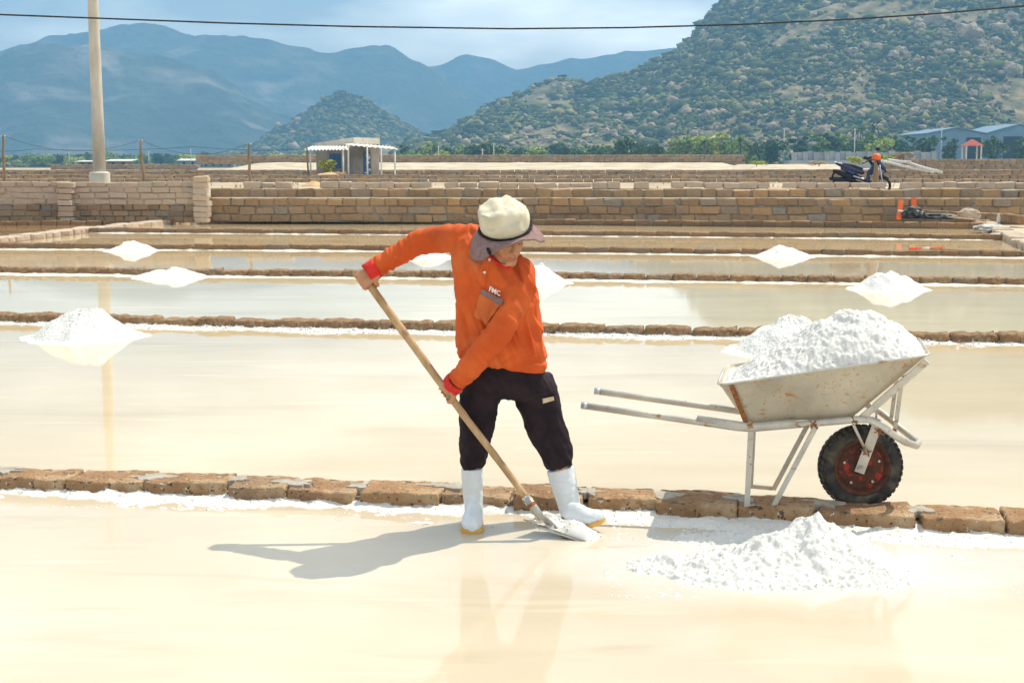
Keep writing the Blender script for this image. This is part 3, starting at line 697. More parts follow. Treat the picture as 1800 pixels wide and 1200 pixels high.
BIG = [(1640, 48, 30), (1692, 70, 24), (1772, 134, 22), (1618, 44, 16), (1604, 50, 14), (1512, 88, 12), (1490, 98, 12), (1450, 48, 14), (1305, 132, 13), (1245, 208, 14), (1620, 192, 18), (1606, 204, 16),
       (1706, 170, 12), (1757, 164, 10), (1560, 194, 11), (1520, 195, 14), (1435, 168, 11), (1472, 148, 10), (1648, 190, 13), (1748, 62, 18), (1720, 85, 14), (1765, 45, 16), (1410, 6, 16), (1440, 2, 14), (1500, 8, 14),
       (1240, 75, 12), (1248, 82, 10), (1180, 160, 14), (1200, 150, 12), (1130, 165, 9), (1100, 190, 9), (985, 156, 9), (1000, 160, 7), (960, 195, 8), (1070, 205, 9), (1690, 102, 9), (1740, 80, 12), (1380, 60, 10), (1365, 90, 8)]
BV = []
for k in range(10):
    rr = random.Random(300 + k); me = bpy.data.meshes.new('boulder'); vs = []
    for v in ICO3[0]:
        vs.append(V((v.x, v.y, v.z)) * (1 + 0.34 * fr(v * 1.5 + V((k * 5, 0, 0)), 4) + 0.05 * rr.uniform(-1, 1)))
    me.from_pydata(vs, [], ICO3[1]); me.materials.append(M_bould); BV.append(me)
cnt = 0
def boulder(p, s_):
    o = bpy.data.objects.new('boulder', r.choice(BV)); COL.objects.link(o); o.parent = near_m
    o.location = (p.x, p.y, p.z + s_ * 0.12); o.scale = (s_ * r.uniform(.9, 1.25), s_ * r.uniform(.8, 1.1), s_ * r.uniform(.75, 1.05)); o.rotation_euler = (r.uniform(-.3, .3), r.uniform(-.3, .3), r.uniform(0, 6))
for px, py, s_ in BIG:
    p = hill_at(HR, px, py); k = p.y / FPX
    boulder(p, s_ * k * 0.8)
    for q in range(3):
        p2 = hill_at(HR, px + r.gauss(0, s_ * 0.8), py + r.gauss(0, s_ * 0.6)); boulder(p2, s_ * k * r.uniform(0.25, 0.5))
for q in range(125):
    px = r.uniform(880, 1850); t = r.uniform(0.12, 1.0); p = HR(px, t)
    if mn.fractal(V((p.x * 0.013, p.y * 0.013, 7)), 0.8, 2.1, 4) < -0.05: continue
    boulder(p, r.uniform(1.6, 3.4))
pos, scl = [], []
while len(pos) < 2300:
    px = r.uniform(780, 1950); t = r.uniform(0.03, 1.02); p = HR(px, t)
    if mn.fractal(V((p.x * 0.013, p.y * 0.013, 7)), 0.8, 2.1, 4) < 0.0 and r.random() < 0.55: continue
    s_ = abs(r.gauss(0, 0.7)) + 0.35; pos.append((p.x, p.y, p.z + s_ * 0.5)); scl.append((s_ * 1.3, s_ * 1.1, s_ * 0.95))
o = obj('small_boulders', scatter_mesh('small_boulders', pos, scl, ICO1, 0.3), M_bould, near_m); o['kind'] = 'stuff'
pos, scl = [], []
while len(pos) < 110:
    px = r.uniform(440, 770); t = r.uniform(0.1, 1.0); p = HM(px, t)
    s_ = abs(r.gauss(0, 1.2)) + 0.6; pos.append((p.x, p.y, p.z + s_ * 0.4)); scl.append((s_ * 1.4, s_ * 1.1, s_))
o = obj('small_boulders', scatter_mesh('small_boulders', pos, scl, ICO1, 0.3), M_bould, mid_h); o['kind'] = 'stuff'

# haze: one box of thin air round the whole place
mb = MB(); mb.box((0, 1480, 195), (7600, 3500, 400))
hz = bpy.data.materials.new('haze_air'); hz.use_nodes = True; ht = hz.node_tree; ht.nodes.clear()
ho = ht.nodes.new('ShaderNodeOutputMaterial'); hv = ht.nodes.new('ShaderNodeVolumePrincipled')
hv.inputs['Color'].default_value = (0.29, 0.63, 1.0, 1); hv.inputs['Density'].default_value = 0.00062; hv.inputs['Anisotropy'].default_value = 0.0
ht.links.new(hv.outputs[0], ho.inputs['Volume'])
tag(mb.build('haze', hz), 'thin blue haze between the pans and the mountains', 'haze', kind='stuff')

# ================================================================== SALT
def grains(pts, n, r0, r1, seed, spread=0.0):
    r = random.Random(seed); pos, scl = [], []
    for _ in range(n):
        p = r.choice(pts); pos.append((p.x + r.uniform(-spread, spread), p.y + r.uniform(-spread, spread), p.z + r.uniform(-0.3, 0.5) * r0)); scl.append(r0 + (r1 - r0) * r.random() ** 3)
    return scatter_mesh('grains', pos, scl, ICO1, 0.3)
def pile(label, c, rad, h, seed, group, tops=None, na=110, nr=44, ng=2500, gr=(0.003, 0.008), m=None, ecc=1.0, rough=0.05):
    pts = []; loc = V((c.x, c.y, 0)); tops = tops or [(0, 0, 1.0, 1.0)]
    for j in range(nr):
        q = (j / (nr - 1)) * 1.45
        for i in range(na):
            a = 2 * math.pi * i / (na - 1); e = 1 + 0.10 * fr((math.cos(a) * 1.3 + seed, math.sin(a) * 1.3, 1), 3)
            x, y = math.cos(a) * q * rad * e, math.sin(a) * q * rad * e * ecc
            z = 0
            for tx, ty, th, tr in tops:
                d = math.hypot((x - tx * rad) / (rad * e * tr), (y - ty * rad) / (rad * e * tr * ecc))
                z = max(z, th * h * (1.06 - math.sqrt(d * d + 0.02)) * (1 + 0.10 * math.sin(min(1, d) * math.pi)))
            skirt = 0.022 * h / 0.35 * (1.25 - q) * 3
            z = max(z, min(skirt, 0.014)) + (z * 0.5 + 0.02) * rough * 7 * fr((x * 7 / 0.5 * 0.5 + seed, y * 3.5, z * 3), 4) + 0.006 * fr((x * 40, y * 40, seed), 2)
            if q > 1.1: z -= (q - 1.1) * 0.06
            pts.append(V((x, y, z)))
    g = grid_mesh('salt_pile', pts, na, nr)
    vis = [p for p in pts if p.z > 0.012 and p.y < rad * 0.35]
    g2 = grains(vis, ng // 12, gr[0], gr[1], seed, 0.01)
    o = obj('salt_pile', join_mesh('salt_pile', [g, g2]), m or M_saltf, None, loc); tag(o, label, 'salt pile', group); return o
GP = 'raked heaps of salt standing in the pans'
def pile_px(label, cx, yb, yt, hw, seed, tops=None, ng=2500, extra=1.0):
    c = G(cx, yb); k = c.y / FPX; h = HC - (yt - 290) * k; return pile(label, c, hw * k, h, seed, GP, tops, ng=ng)
pile_px('big conical salt pile in the second pan at the far left', 150, 592, 536, 92, 1, None, 5000)
pile_px('flat two-peaked salt pile in the third pan on the left', 302, 487, 468, 62, 2, [(-0.25, 0, 0.85, 0.8), (0.12, 0, 1, 0.85)])
pile_px('small domed salt pile farthest back on the left', 230, 441, 421, 42, 3, [(0.05, 0, 1, 1)])
pile_px('salt pile seen under the raised arm of the worker', 752, 453, 434, 42, 4)
pile_px('salt pile half hidden behind the shoulder of the worker', 945, 496, 462, 54, 5)
pile_px('salt pile farthest back on the right, left of the fallen orange rake', 1376, 451, 429, 50, 6, [(0.0, 0, 1, 1.0)])
pile_px('salt pile in the third pan right of the loaded wheelbarrow heap', 1563, 508, 472, 62, 7)
pile_px('salt pile in the second pan directly behind the wheelbarrow', 1392, 616, 550, 108, 8, None, 6000)

# the heap being shovelled, in front of the wheelbarrow
hp0, hp1 = G(1075, 930), G(1660, 1075)
def heap_z(x, y):
    def cone(px, py_, h, sx, sy, pw=1.0):
        c = G(px, py_); d = math.hypot((x - c.x) / sx, (y - c.y) / sy); return h * max(0.0, 1.05 - math.sqrt(d * d + 0.03)) 
    z = max(cone(1432, 985, 0.205, 0.36, 0.36), cone(1360, 1000, 0.135, 0.34, 0.30), cone(1270, 1005, 0.10, 0.28, 0.24), cone(1185, 995, 0.078, 0.22, 0.16), cone(1500, 1005, 0.10, 0.30, 0.26),
            cone(1330, 945, 0.04, 0.34, 0.13), cone(1260, 948, 0.03, 0.26, 0.12), cone(1420, 940, 0.03, 0.2, 0.1))
    b = fr((x * 9, y * 9, 3), 4)
    return z * (1 + 0.25 * b) + 0.008 * b + 0.008 * fr((x * 30, y * 30, 8), 3) + 0.009 * fr((x * 62, y * 62, 3), 3) - 0.007
nu, nv = 300, 230; pts = []
x0, x1, y0, y1 = 0.35, 2.05, 5.15, 6.32
for j in range(nv):
    for i in range(nu):
        x = x0 + (x1 - x0) * i / (nu - 1); y = y0 + (y1 - y0) * j / (nv - 1); z = heap_z(x, y)
        e = min(i, nu - 1 - i, j, nv - 1 - j)
        if e < 6: z = -0.02
        pts.append(V((x, y, z)))
vis = [p for p in pts if p.z > 0.006]
big = [p for p in vis if p.z > 0.03]
lowp = [p for p in vis if p.z < 0.02]
hp = join_mesh('salt_heap', [grid_mesh('salt_heap', pts, nu, nv), grains(big, 200, 0.003, 0.006, 5, 0.003), grains(lowp, 300, 0.002, 0.005, 6, 0.004)])
tag(obj('salt_pile', hp, M_salt), 'low spread heap of wet salt lying in front of the wheelbarrow', 'salt pile')

# salt crust along the near foot of every dike
CLAB = ['white salt crust along the foot of the nearest dike', 'white salt crust along the foot of the second dike', 'white salt line under the third dike', 'white salt line under the fourth dike', 'thin white salt line under the fifth dike', 'faint pale line under the wall kerb']
for i, pts_ in enumerate(LINES[:5]):
    wdt = [0.36, 0.42, 0.42, 0.36, 0.28][i]; hh = [0.022, 0.024, 0.024, 0.026, 0.026][i]; ds = [0.02, 0.05, 0.09, 0.12, 0.14][i]; nt_ = [22, 12, 10, 8, 8][i]
    xa, xb = (-3.6, 3.6) if i == 0 else (pts_[0].x, pts_[-1].x); nu = int((xb - xa) / ds); pts = []
    for j in range(nt_):
        t = j / (nt_ - 1)
        for k in range(nu):
            x = xa + (xb - xa) * k / (nu - 1); y = line_y(pts_, x) + 0.04 - t * wdt
            nz_ = fr((x * 1.3 + i * 7, t * 1.2, 2), 4); n2_ = fr((x * 9, y * 9, i), 4)
            lim = 0.55 + 0.6 * nz_
            z = hh * (1 - t / max(0.15, lim)) * (1 + 0.5 * n2_) + 0.008 * n2_ + (0.009 * fr((x * 45, y * 45, 1), 3) if i < 2 else 0)
            pts.append(V((x, y, max(z, -0.02) if j else hh * 0.8)))
    me = grid_mesh('salt_crust', pts, nu, nt_)
    if i == 0:
        vis = [p for p in pts if p.z > -0.004]; me = join_mesh('salt_crust', [me, grains(vis, 3500, 0.0015, 0.005, 9, 0.012), grains([p for p in vis if p.z > 0.012], 500, 0.003, 0.006, 19, 0.012)])
    elif i == 1:
        vis = [p for p in pts if p.z > 0.0]; me = join_mesh('salt_crust', [me, grains(vis, 4000, 0.006, 0.014, 10, 0.02)])
    tag(obj('salt_crust', me, M_salt if i < 2 else M_crust), CLAB[i], 'salt', kind='stuff')

# ================================================================== WHEELBARROW
WO = P(1512, 819, 6.45); ANG = -0.21
E_ = V((math.cos(ANG), math.sin(ANG), 0)); N_ = V((-math.sin(ANG), math.cos(ANG), 0)); Z_ = V((0, 0, 1))
def B(px, py, lat):
    d = ray(px, py); t = ((WO - CAMP).dot(N_) + lat) / d.dot(N_); return CAMP + d * t
def mir(p, lat): return p + N_ * (lat - (p - WO).dot(N_))
wb = thing('wheelbarrow', 'worn galvanised wheelbarrow heaped with salt, parked on the nearest dike', 'wheelbarrow', (WO.x, WO.y, 0.06))
LT = 0.215
nearp = [B(*q, -LT) for q in [(1022, 712), (1120, 726), (1220, 740), (1295, 751), (1320, 753), (1390, 747), (1505, 737), (1528, 737), (1555, 752)]]
loop = []
e0, e1 = B(1555, 752, -LT), B(1606, 783, -0.09)
for t in (0.35, 0.7): loop.append(e0.lerp(e1, t) - N_ * (0.05 * math.sin(t * math.pi)))
front = loop + [e1 + E_ * 0.012]
half2 = [mir(p, -((p - WO).dot(N_))) for p in reversed(nearp[4:] + front)]
farh = [mir(p, LT) for p in reversed(nearp[:4])]
path = nearp + front + [mir(e1, 0) + E_ * 0.03] + half2 + farh
mb = MB(); mb.tube(path, 0.0165, 14); mb.build('tube_frame', M_galv, wb, True)
mb = MB(); mb.tube([B(1225, 739, -LT) + Z_ * 0.008, B(1318, 752, -LT) + Z_ * 0.006, B(1400, 745, -LT) + Z_ * 0.006], 0.019, 12); mb.build('sleeve', M_galv, wb, True)
# handle end plugs (open tube ends)
for p, q in ((path[0], path[1]), (path[-1], path[-2])):
    d = (q - p).normalized(); mb = MB(); mb.tube([p - d * 0.001, p + d * 0.03], 0.0178, 14); mb.build('handle_end', M_bikes, wb, True)
# tray
def tray_ring(nl, nr_, fl, fr_, cr, n=5):
    """rounded quad: corners near-left, near-right, far-right, far-left"""
    cs = [nl, nr_, fr_, fl]; out = []
    for i, c in enumerate(cs):
        a, b = cs[i - 1], cs[(i + 1) % 4]; rr = cr[i]
        p0 = c + (a - c).normalized() * rr; p1 = c + (b - c).normalized() * rr
        for k in range(n):
            t = k / (n - 1); out.append(p0 * (1 - t) ** 2 + c * 2 * t * (1 - t) + p1 * t * t)
    return out
rim_l, rim_r = B(1262, 677, -0.31), B(1634, 624, -0.31)
bas_l, bas_r = B(1308, 743, -0.19), B(1500, 734, -0.19)
def quad(l, r_, lat, cr): return tray_ring(mir(l, -lat), mir(r_, -lat), mir(l, lat), mir(r_, lat), cr)
CR = (0.07, 0.05, 0.05, 0.07)
rim = quad(rim_l, rim_r, 0.31, CR); base = quad(bas_l, bas_r, 0.19, (0.05, 0.04, 0.04, 0.05))
mid = [a.lerp(b, 0.5) * 1.0 for a, b in zip(base, rim)]
cen = sum(rim, V((0, 0, 0))) / len(rim)
inner = [p + (cen - p) * 0.012 + Z_ * 0.001 for p in rim]; innerb = [p + (cen - p) * 0.03 + Z_ * 0.012 for p in base]
mb = MB(); mb.loft([base, mid, rim, inner, innerb])
tr = mb.build('tray', M_tray, wb, False, True)
lipc = [p + (p - cen).normalized() * 0.003 for p in rim]
mb = MB(); 
pth = lipc + [lipc[0]]; mb.tube(pth, 0.0055, 6); mb.build('rolled_rim', M_galv, tr, True)
# corner seam strip and edge channel (pieces seen on the near side)
mb = MB(); mb.bar(B(1286, 678, -0.316), B(1311, 742, -0.205), 0.022, 0.006, N_); mb.build('seam', M_rust, tr)
mb = MB(); mb.bar(B(1630, 634, -0.318), B(1512, 737, -0.20), 0.03, 0.018, N_); mb.build('edge_channel', M_galv, tr)
mb = MB(); mb.bar(mir(B(1630, 634, -0.318), 0.318), mir(B(1512, 737, -0.20), 0.2), 0.03, 0.018, N_); mb.build('edge_channel', M_galv, tr)
# stays from tray nose to loop
for s_ in (-1, 1):
    a = mir(B(1585, 672, -0.15), 0.15 * s_); b = mir(B(1573, 757, -0.15), 0.15 * s_); mb = MB(); mb.bar(a, b, 0.018, 0.018, E_); mb.build('nose_stay', M_galv, wb)
# legs: per side an upright, a raked brace; feet joined by U bars
GL = B(1318, 752, -LT)
for s_ in (-1, 1):
    lt = LT * s_
    top = mir(B(1320, 752, -LT), lt); bot = mir(B(1313, 890, -LT), lt); mb = MB(); mb.bar(top, bot, 0.020, 0.026, E_); mb.build('leg', M_galv, wb)
    a = mir(B(1438, 742, -LT), lt); b = mir(B(1356, 896, -LT), lt); mb = MB(); mb.bar(a, b, 0.022, 0.03, N_); mb.build('leg_brace', M_galv, wb)
    mb = MB(); mb.bar(bot + Z_ * 0.0, b + Z_ * 0.006, 0.022, 0.02); mb.build('foot_bar', M_galv, wb)
# wheel
AW = ANG + 0.24
Ew, Nw = V((math.cos(AW), math.sin(AW), 0)), V((-math.sin(AW), math.cos(AW), 0))
Mw = Matrix((Ew, Nw, Z_)).transposed()
def lathe(prof, n=56):
    rings = []
    for k in range(n):
        a = 2 * math.pi * k / n; c, s_ = math.cos(a), math.sin(a)
        rings.append([WO + Mw @ V((rr * c, yy, rr * s_)) for rr, yy in prof])
    return rings
RT = 0.2; hwid = 0.050
def closed_lathe(prof, name, m, parent, n=56, smooth=True):
    mb = MB(); mb.loft(lathe(prof, n), cap=False, closed=True); o = mb.build(name, m, parent, smooth, True); return o
prof = []
for k in range(22):
    a = 2 * math.pi * k / 22
    rr = 0.160 + 0.043 * math.cos(a); prof.append((rr if rr < 0.1995 else 0.1995, hwid * math.sin(a)))
rim_o = closed_lathe([(0.128, -0.040), (0.136, -0.043), (0.138, -0.036), (0.122, -0.030), (0.119, 0.0), (0.122, 0.030), (0.138, 0.036), (0.136, 0.043), (0.128, 0.040), (0.112, 0.025), (0.110, 0.0), (0.112, -0.025)], 'wheel', M_rim, wb)
tyre = closed_lathe(prof, 'tyre', M_tyre, rim_o)
mb = MB()
for k in range(40):
    for j in range(3):
        a = 2 * math.pi * (k + 0.5 * (j % 2)) / 40; yy = (j - 1) * 0.029; rr = 0.201 - 0.007 * abs(j - 1)
        c = WO + Mw @ V((rr * math.cos(a), yy, rr * math.sin(a))); R_ = Mw @ Matrix.Rotation(-a, 3, 'Y')
        mb.box(c, (0.007, 0.024, 0.020), R_)
mb.build('tread_blocks', M_tyre, rim_o)['kind'] = 'stuff'
dish = [(0.118, -0.018), (0.108, -0.024), (0.075, -0.020), (0.045, -0.028), (0.012, -0.030), (0.012, 0.03), (0.045, 0.028), (0.075, 0.02), (0.108, 0.024), (0.118, 0.018)]
closed_lathe(dish, 'wheel_dish', M_rimr, rim_o)
for k in range(5):
    a = 2 * math.pi * k / 5 + 0.35; c = V((0.088 * math.cos(a), 0, 0.088 * math.sin(a))); mb = MB()
    mb.tube([WO + Mw @ (c + V((0, -0.030, 0))), WO + Mw @ (c + V((0, -0.012, 0)))], 0.0065, 6); mb.build('rim_bolt', M_bolt, rim_o)
mb = MB(); mb.tube([WO - N_ * 0.085, WO + N_ * 0.085], 0.008, 10); mb.build('axle', M_bolt, wb, True)
mb = MB(); mb.tube([WO - N_ * 0.082, WO - N_ * 0.070], 0.0165, 6); mb.tube([WO - N_ * 0.088, WO - N_ * 0.080], 0.009, 10); mb.build('axle_nut', M_bolt, wb)
for s_ in (-1, 1):
    a = mir(B(1548, 748, -LT), LT * s_ * 0.98); b = WO + N_ * 0.07 * s_
    a2 = a + (b - a).normalized() * 0.02; e = b - (a - b).normalized() * 0.022
    mb = MB(); mb.bar(mir(a2, 0.07 * s_), e, 0.046, 0.008, N_); mb.bar(mir(a2, 0.07 * s_) + (a2 - e).normalized() * 0.0, a, 0.03, 0.01, E_); mb.build('fork_plate', M_galv, wb)
    c = mir(B(1500, 746, -LT), LT * s_); d_ = mir(B(1524, 797, -0.08), 0.082 * s_); mb = MB(); mb.tube([c, d_], 0.007, 8); mb.build('fork_stay', M_galv, wb, True)
# weld scars
def weld(p, n_=8, s_=0.014, seed=0):
    r = random.Random(seed); mb = MB()
    for _ in range(n_):
        d = V((r.uniform(-1, 1), r.uniform(-.5, .5), r.uniform(-1, 1))) * s_; mb.capsule(p + d * 0.4, 0.004, p + d * 1.6, 0.0035, 6)
    return mb
mb = MB()
for k, q in enumerate([(1502, 740, -LT - 0.015), (1430, 745, -LT - 0.015), (1545, 757, -LT - 0.012), (1526, 795, -0.085), (1568, 760, -0.17), (1590, 664, -0.20)]):
    w_ = weld(B(*q), 9, 0.013, k); mb.add(w_.v, w_.f)
o = mb.build('weld_scars', M_rust, wb, True); o['kind'] = 'stuff'

# salt load in the tray
u0, v0 = rim_l, rim_r
pts = []; nu, nv = 210, 130
RX = (mir(rim_r, 0) - mir(rim_l, 0)); LEN = RX.length; CLm = mir(rim_l, 0)
prof_top = [(0, 0.0), (0.06, 0.018), (0.2, 0.088), (0.35, 0.152), (0.5, 0.212), (0.62, 0.232), (0.74, 0.212), (0.86, 0.145), (0.95, 0.066), (1, 0.0)]
for j in range(nv):
    vv = j / (nv - 1) * 2 - 1
    for i in range(nu):
        u = i / (nu - 1); p = CLm + RX * u + N_ * (vv * 0.303)
        crn = max(0.0, 1 - abs(vv) ** 1.6)
        h = interp(prof_top, u) * (0.04 + 0.96 * crn ** 0.85)
        b = fr((p.x * 8, p.y * 8, 5), 4)
        z = p.z - 0.014 + h * (1 + 0.12 * b) + min(h * 0.6, 0.02) * fr((p.x * 24, p.y * 24, 4), 3) * 0.5 + 0.008 * fr((p.x * 60, p.y * 60, 2), 3)
        if i in (0, nu - 1) or j in (0, nv - 1): z = p.z - 0.05; p = p + (cen - p) * 0.12
        # keep inside the rounded tray corners
        ex = min(u, 1 - u) * LEN; ey = (1 - abs(vv)) * 0.303
        if ex + ey < 0.06: z = p.z - 0.05; p = p + (cen - p) * 0.12
        pts.append(V((p.x, p.y, z)))
vis = [p for i, p in enumerate(pts) if 2 < i % nu < nu - 3 and 2 < i // nu < nv - 3]
me = join_mesh('salt_load', [grid_mesh('salt_load', pts, nu, nv), grains(vis, 250, 0.003, 0.006, 15, 0.003)])
tag(obj('salt_load', me, M_salt), 'heaped load of coarse white salt filling the wheelbarrow tray', 'salt')

# ================================================================== PERSON
YT = 6.25
head0 = P(888, 414, 6.12)
f_ = V((0.42, -0.80, -0.42)).normalized(); u_ = V((0.10, -0.40, 0.90)); u_ = (u_ - f_ * u_.dot(f_)).normalized(); s_ = u_.cross(f_)
s_ = f_.cross(u_) * -1 if f_.cross(u_).x > 0 else f_.cross(u_)
s_ = s_ if s_.x > 0 else -s_
MH = Matrix((s_, f_, u_)).transposed()
def hd(x, y, z): return head0 + MH @ V((x, y, z))
SHX = [(645, 497, 6.02), (935, 886, 6.07)]                      # shovel shaft axis
sh0, sh1 = P(636, 481, 6.36), P(928, 878, 6.05)
sha = (sh1 - sh0).normalized()
def shp(px): # point on the shaft at picture column px
    best = min((abs(900 + FPX * (sh0.lerp(sh1, k / 400.0)).x / ((sh0.lerp(sh1, k / 400.0)).y * CT - (sh0.lerp(sh1, k / 400.0).z - HC) * ST) - px), k) for k in range(401)); return sh0.lerp(sh1, best[1] / 400.0)
RS = 0.0175
body = MB()
def grip(mb, S, a, b, sgn, wrist, idx):
    b = (b - a * b.dot(a)).normalized(); c = a.cross(b) * sgn
    def on(th, t, rr): return S + a * t + (b * math.cos(th) + c * math.sin(th)) * rr
    for k in range(4):
        t = idx * (1.5 - k) * 0.0205; rf = (0.0098, 0.0102, 0.0098, 0.0085)[k]; ln = (0, 18, 8, -14)[k]
        kn = S + a * (t * 1.05) + b * (RS + 0.017) + c * 0.030; ba = S + a * (t * 0.75) + b * (RS + 0.020) - c * 0.048
        mb.capsule(ba, 0.0145, kn, 0.0125, 10)
        prev = kn; pr_ = 0.0115
        for q, th in enumerate((62, 100, 140, 180, 215 + ln)):
            p = on(math.radians(th), t + idx * 0.0, RS + rf * 0.85 + (0.004 if q < 2 else 0)); rr = rf * (1 - 0.05 * q); mb.capsule(prev, pr_, p, rr, 10); prev, pr_ = p, rr
    tb = S + a * (idx * 0.030) + b * (RS + 0.014) - c * 0.034
    p1 = on(math.radians(-52), idx * 0.046, RS + 0.014); p2 = on(math.radians(-105), idx * 0.050, RS + 0.0115); p3 = on(math.radians(-150), idx * 0.044, RS + 0.0105)
    mb.capsule(tb, 0.0155, p1, 0.0125, 10); mb.capsule(p1, 0.0125, p2, 0.0112, 10); mb.capsule(p2, 0.0112, p3, 0.0095, 10)
    pb = S + b * (RS + 0.020) - c * 0.046
    mb.capsule(pb, 0.026, wrist, 0.0275, 14); mb.capsule(pb + a * 0.014, 0.017, wrist, 0.024, 12); mb.capsule(pb - a * 0.014, 0.017, wrist, 0.024, 12)
    return c
cperp = V((-sha.z, 0, sha.x)); cperp = cperp if cperp.x > 0 else -cperp; cperp.normalize()    # to the upper right of the shaft
S1 = sh0 + sha * 0.035
w1 = P(656, 473, 6.34)
grip(body, S1, sha, V((0.10, -1, 0.25)), 1 if sha.cross(V((0.10, -1, 0.25))).x < 0 else -1, w1, 1)
S2 = shp(787)
w2 = P(804, 667, 6.13)
b2 = (cperp + V((0, -0.45, 0))).normalized()
grip(body, S2, sha, b2, 1 if sha.cross(b2).y > 0 else -1, w2, 1)
# head
body.ell(hd(0, -0.012, 0.03), (0.076, 0.096, 0.09), MH, 24, 16)
body.ell(hd(0, 0.028, -0.035), (0.060, 0.066, 0.078), MH, 24, 16)
body.capsule(hd(-0.012, 0.074, -0.100), 0.021, hd(0.012, 0.074, -0.100), 0.021)
for q in (-1, 1):
    body.capsule(hd(q * 0.045, 0.05, -0.022), 0.022, hd(q * 0.030, 0.068, -0.055), 0.018)
    body.capsule(hd(q * 0.055, 0.01, -0.075), 0.018, hd(q * 0.02, 0.068, -0.098), 0.018)
    body.capsule(hd(q * 0.048, 0.072, 0.022), 0.010, hd(q * 0.014, 0.086, 0.022), 0.011)
    body.capsule(hd(q * 0.040, 0.0725, 0.008), 0.0095, hd(q * 0.022, 0.0775, 0.008), 0.0095); body.ell(hd(q * 0.078, -0.012, -0.012), (0.011, 0.022, 0.033), MH, 12, 8)
    body.capsule(hd(q * 0.011, 0.097, -0.034), 0.0085, hd(q * 0.012, 0.091, -0.036), 0.0085)
body.capsule(hd(0, 0.086, 0.014), 0.0085, hd(0, 0.110, -0.026), 0.0115)
body.capsule(hd(-0.020, 0.083, -0.061), 0.0065, hd(0, 0.093, -0.058), 0.0085); body.capsule(hd(0.020, 0.083, -0.061), 0.0065, hd(0, 0.093, -0.058), 0.0085)
body.capsule(hd(-0.018, 0.084, -0.072), 0.0065, hd(0.0, 0.092, -0.074), 0.0095); body.capsule(hd(0.018, 0.084, -0.072), 0.0065, hd(0.0, 0.092, -0.074), 0.0095)
body.capsule(hd(0, 0.085, -0.055), 0.012, hd(0, 0.082, -0.08), 0.012)
neck = P(868, 446, 6.24)
body.capsule(hd(0, -0.03, -0.07), 0.052, neck, 0.056, 18)
# inner frame of the body (under the clothes): trunk, arms, legs, so that the figure is one skin
hipL, hipR = P(846, 655, 6.27), P(928, 660, 6.30)
kneeL, kneeR = P(834, 752, 6.31), P(968, 745, 6.36)
ankL, ankR = P(834, 905, 6.31), P(1002, 890, 6.36)
shL, shR = P(818, 428, 6.25), P(918, 486, 6.16)
elL, elR = P(738, 426, 6.34), P(872, 588, 6.02)
body.capsule(neck, 0.06, P(880, 560, 6.26), 0.085, 18); body.capsule(P(880, 560, 6.26), 0.085, P(885, 640, 6.29), 0.08, 18)
for a, b, c_, r_ in ((shL, elL, w1, 0.045), (shR, elR, w2, 0.045)):
    body.capsule(neck, 0.05, a, 0.05); body.capsule(a, r_, b, 0.036); body.capsule(b, 0.036, c_, 0.0265)
for a, b, c_ in ((hipL, kneeL, ankL), (hipR, kneeR, ankR)):
    body.capsule(P(885, 650, 6.29), 0.075, a, 0.06); body.capsule(a, 0.06, b, 0.038); body.capsule(b, 0.038, c_, 0.030)
bm_ = remesh(body, 'person', 0.0032, 2, 0.45)
person = obj('person', bm_, M_skin)
tag(person, 'barefaced worker in orange jersey and sun hat bending over a shovel', 'person')
person['label'] = 'worker in orange jersey, sun hat and white boots shovelling salt'
# lips tinted on the same skin
bm_.materials.append(M_lip); bm_.materials.append(M_hair)
for p in bm_.polygons:
    q = MH.transposed() @ (V(p.center) - head0)
    if q.y > 0.080 and abs(q.x) < 0.019 and -0.0775 < q.z < -0.057: p.material_index = 1
for q in (-1, 1):
    mb = MB(); mb.ell(hd(q * 0.031, 0.0715, 0.001), (0.0115, 0.0115, 0.0075), MH, 14, 10); e_ = mb.build('eye', M_eye, person, True)
    mb = MB(); mb.ell(hd(q * 0.031 + 0.001, 0.0815, -0.003), (0.0045, 0.002, 0.004), MH, 12, 8); mb.build('iris', M_cord, e_, True)
    mb = MB(); mb.capsule(hd(q * 0.048, 0.076, 0.030), 0.0035, hd(q * 0.016, 0.094, 0.031), 0.0045, 8); mb.build('eyebrow', M_hair, person, True)
mb = MB(); mb.ell(hd(0, -0.03, 0.02), (0.082, 0.088, 0.088), MH, 24, 14); mb.build('hair', M_hair, person, True)

# trousers
def ring_px(pl, pr, Yl, Yr, dep, n=28, sq=2.4):
    a, b = P(pl[0], pl[1], Yl), P(pr[0], pr[1], Yr); c = (a + b) / 2; h = (b - a) / 2; dn = h.normalized().cross(V((0, 0, 1)) if abs(h.normalized().z) < 0.8 else V((1, 0, 0))).normalized()
    out = []
    for k in range(n):
        t = 2 * math.pi * k / n; cc, ss = math.cos(t), math.sin(t)
        cc = math.copysign(abs(cc) ** (2 / sq), cc); ss = math.copysign(abs(ss) ** (2 / sq), ss)
        out.append(c + h * cc + dn * (dep * ss))
    return out
tr_ = MB()
tr_.loft([ring_px((820, 615), (945, 622), 6.26, 6.27, 0.10), ring_px((815, 638), (953, 645), 6.27, 6.28, 0.112), ring_px((806, 665), (972, 668), 6.27, 6.30, 0.12), ring_px((815, 690), (975, 690), 6.27, 6.30, 0.10), ring_px((850, 702), (940, 702), 6.28, 6.30, 0.06)])
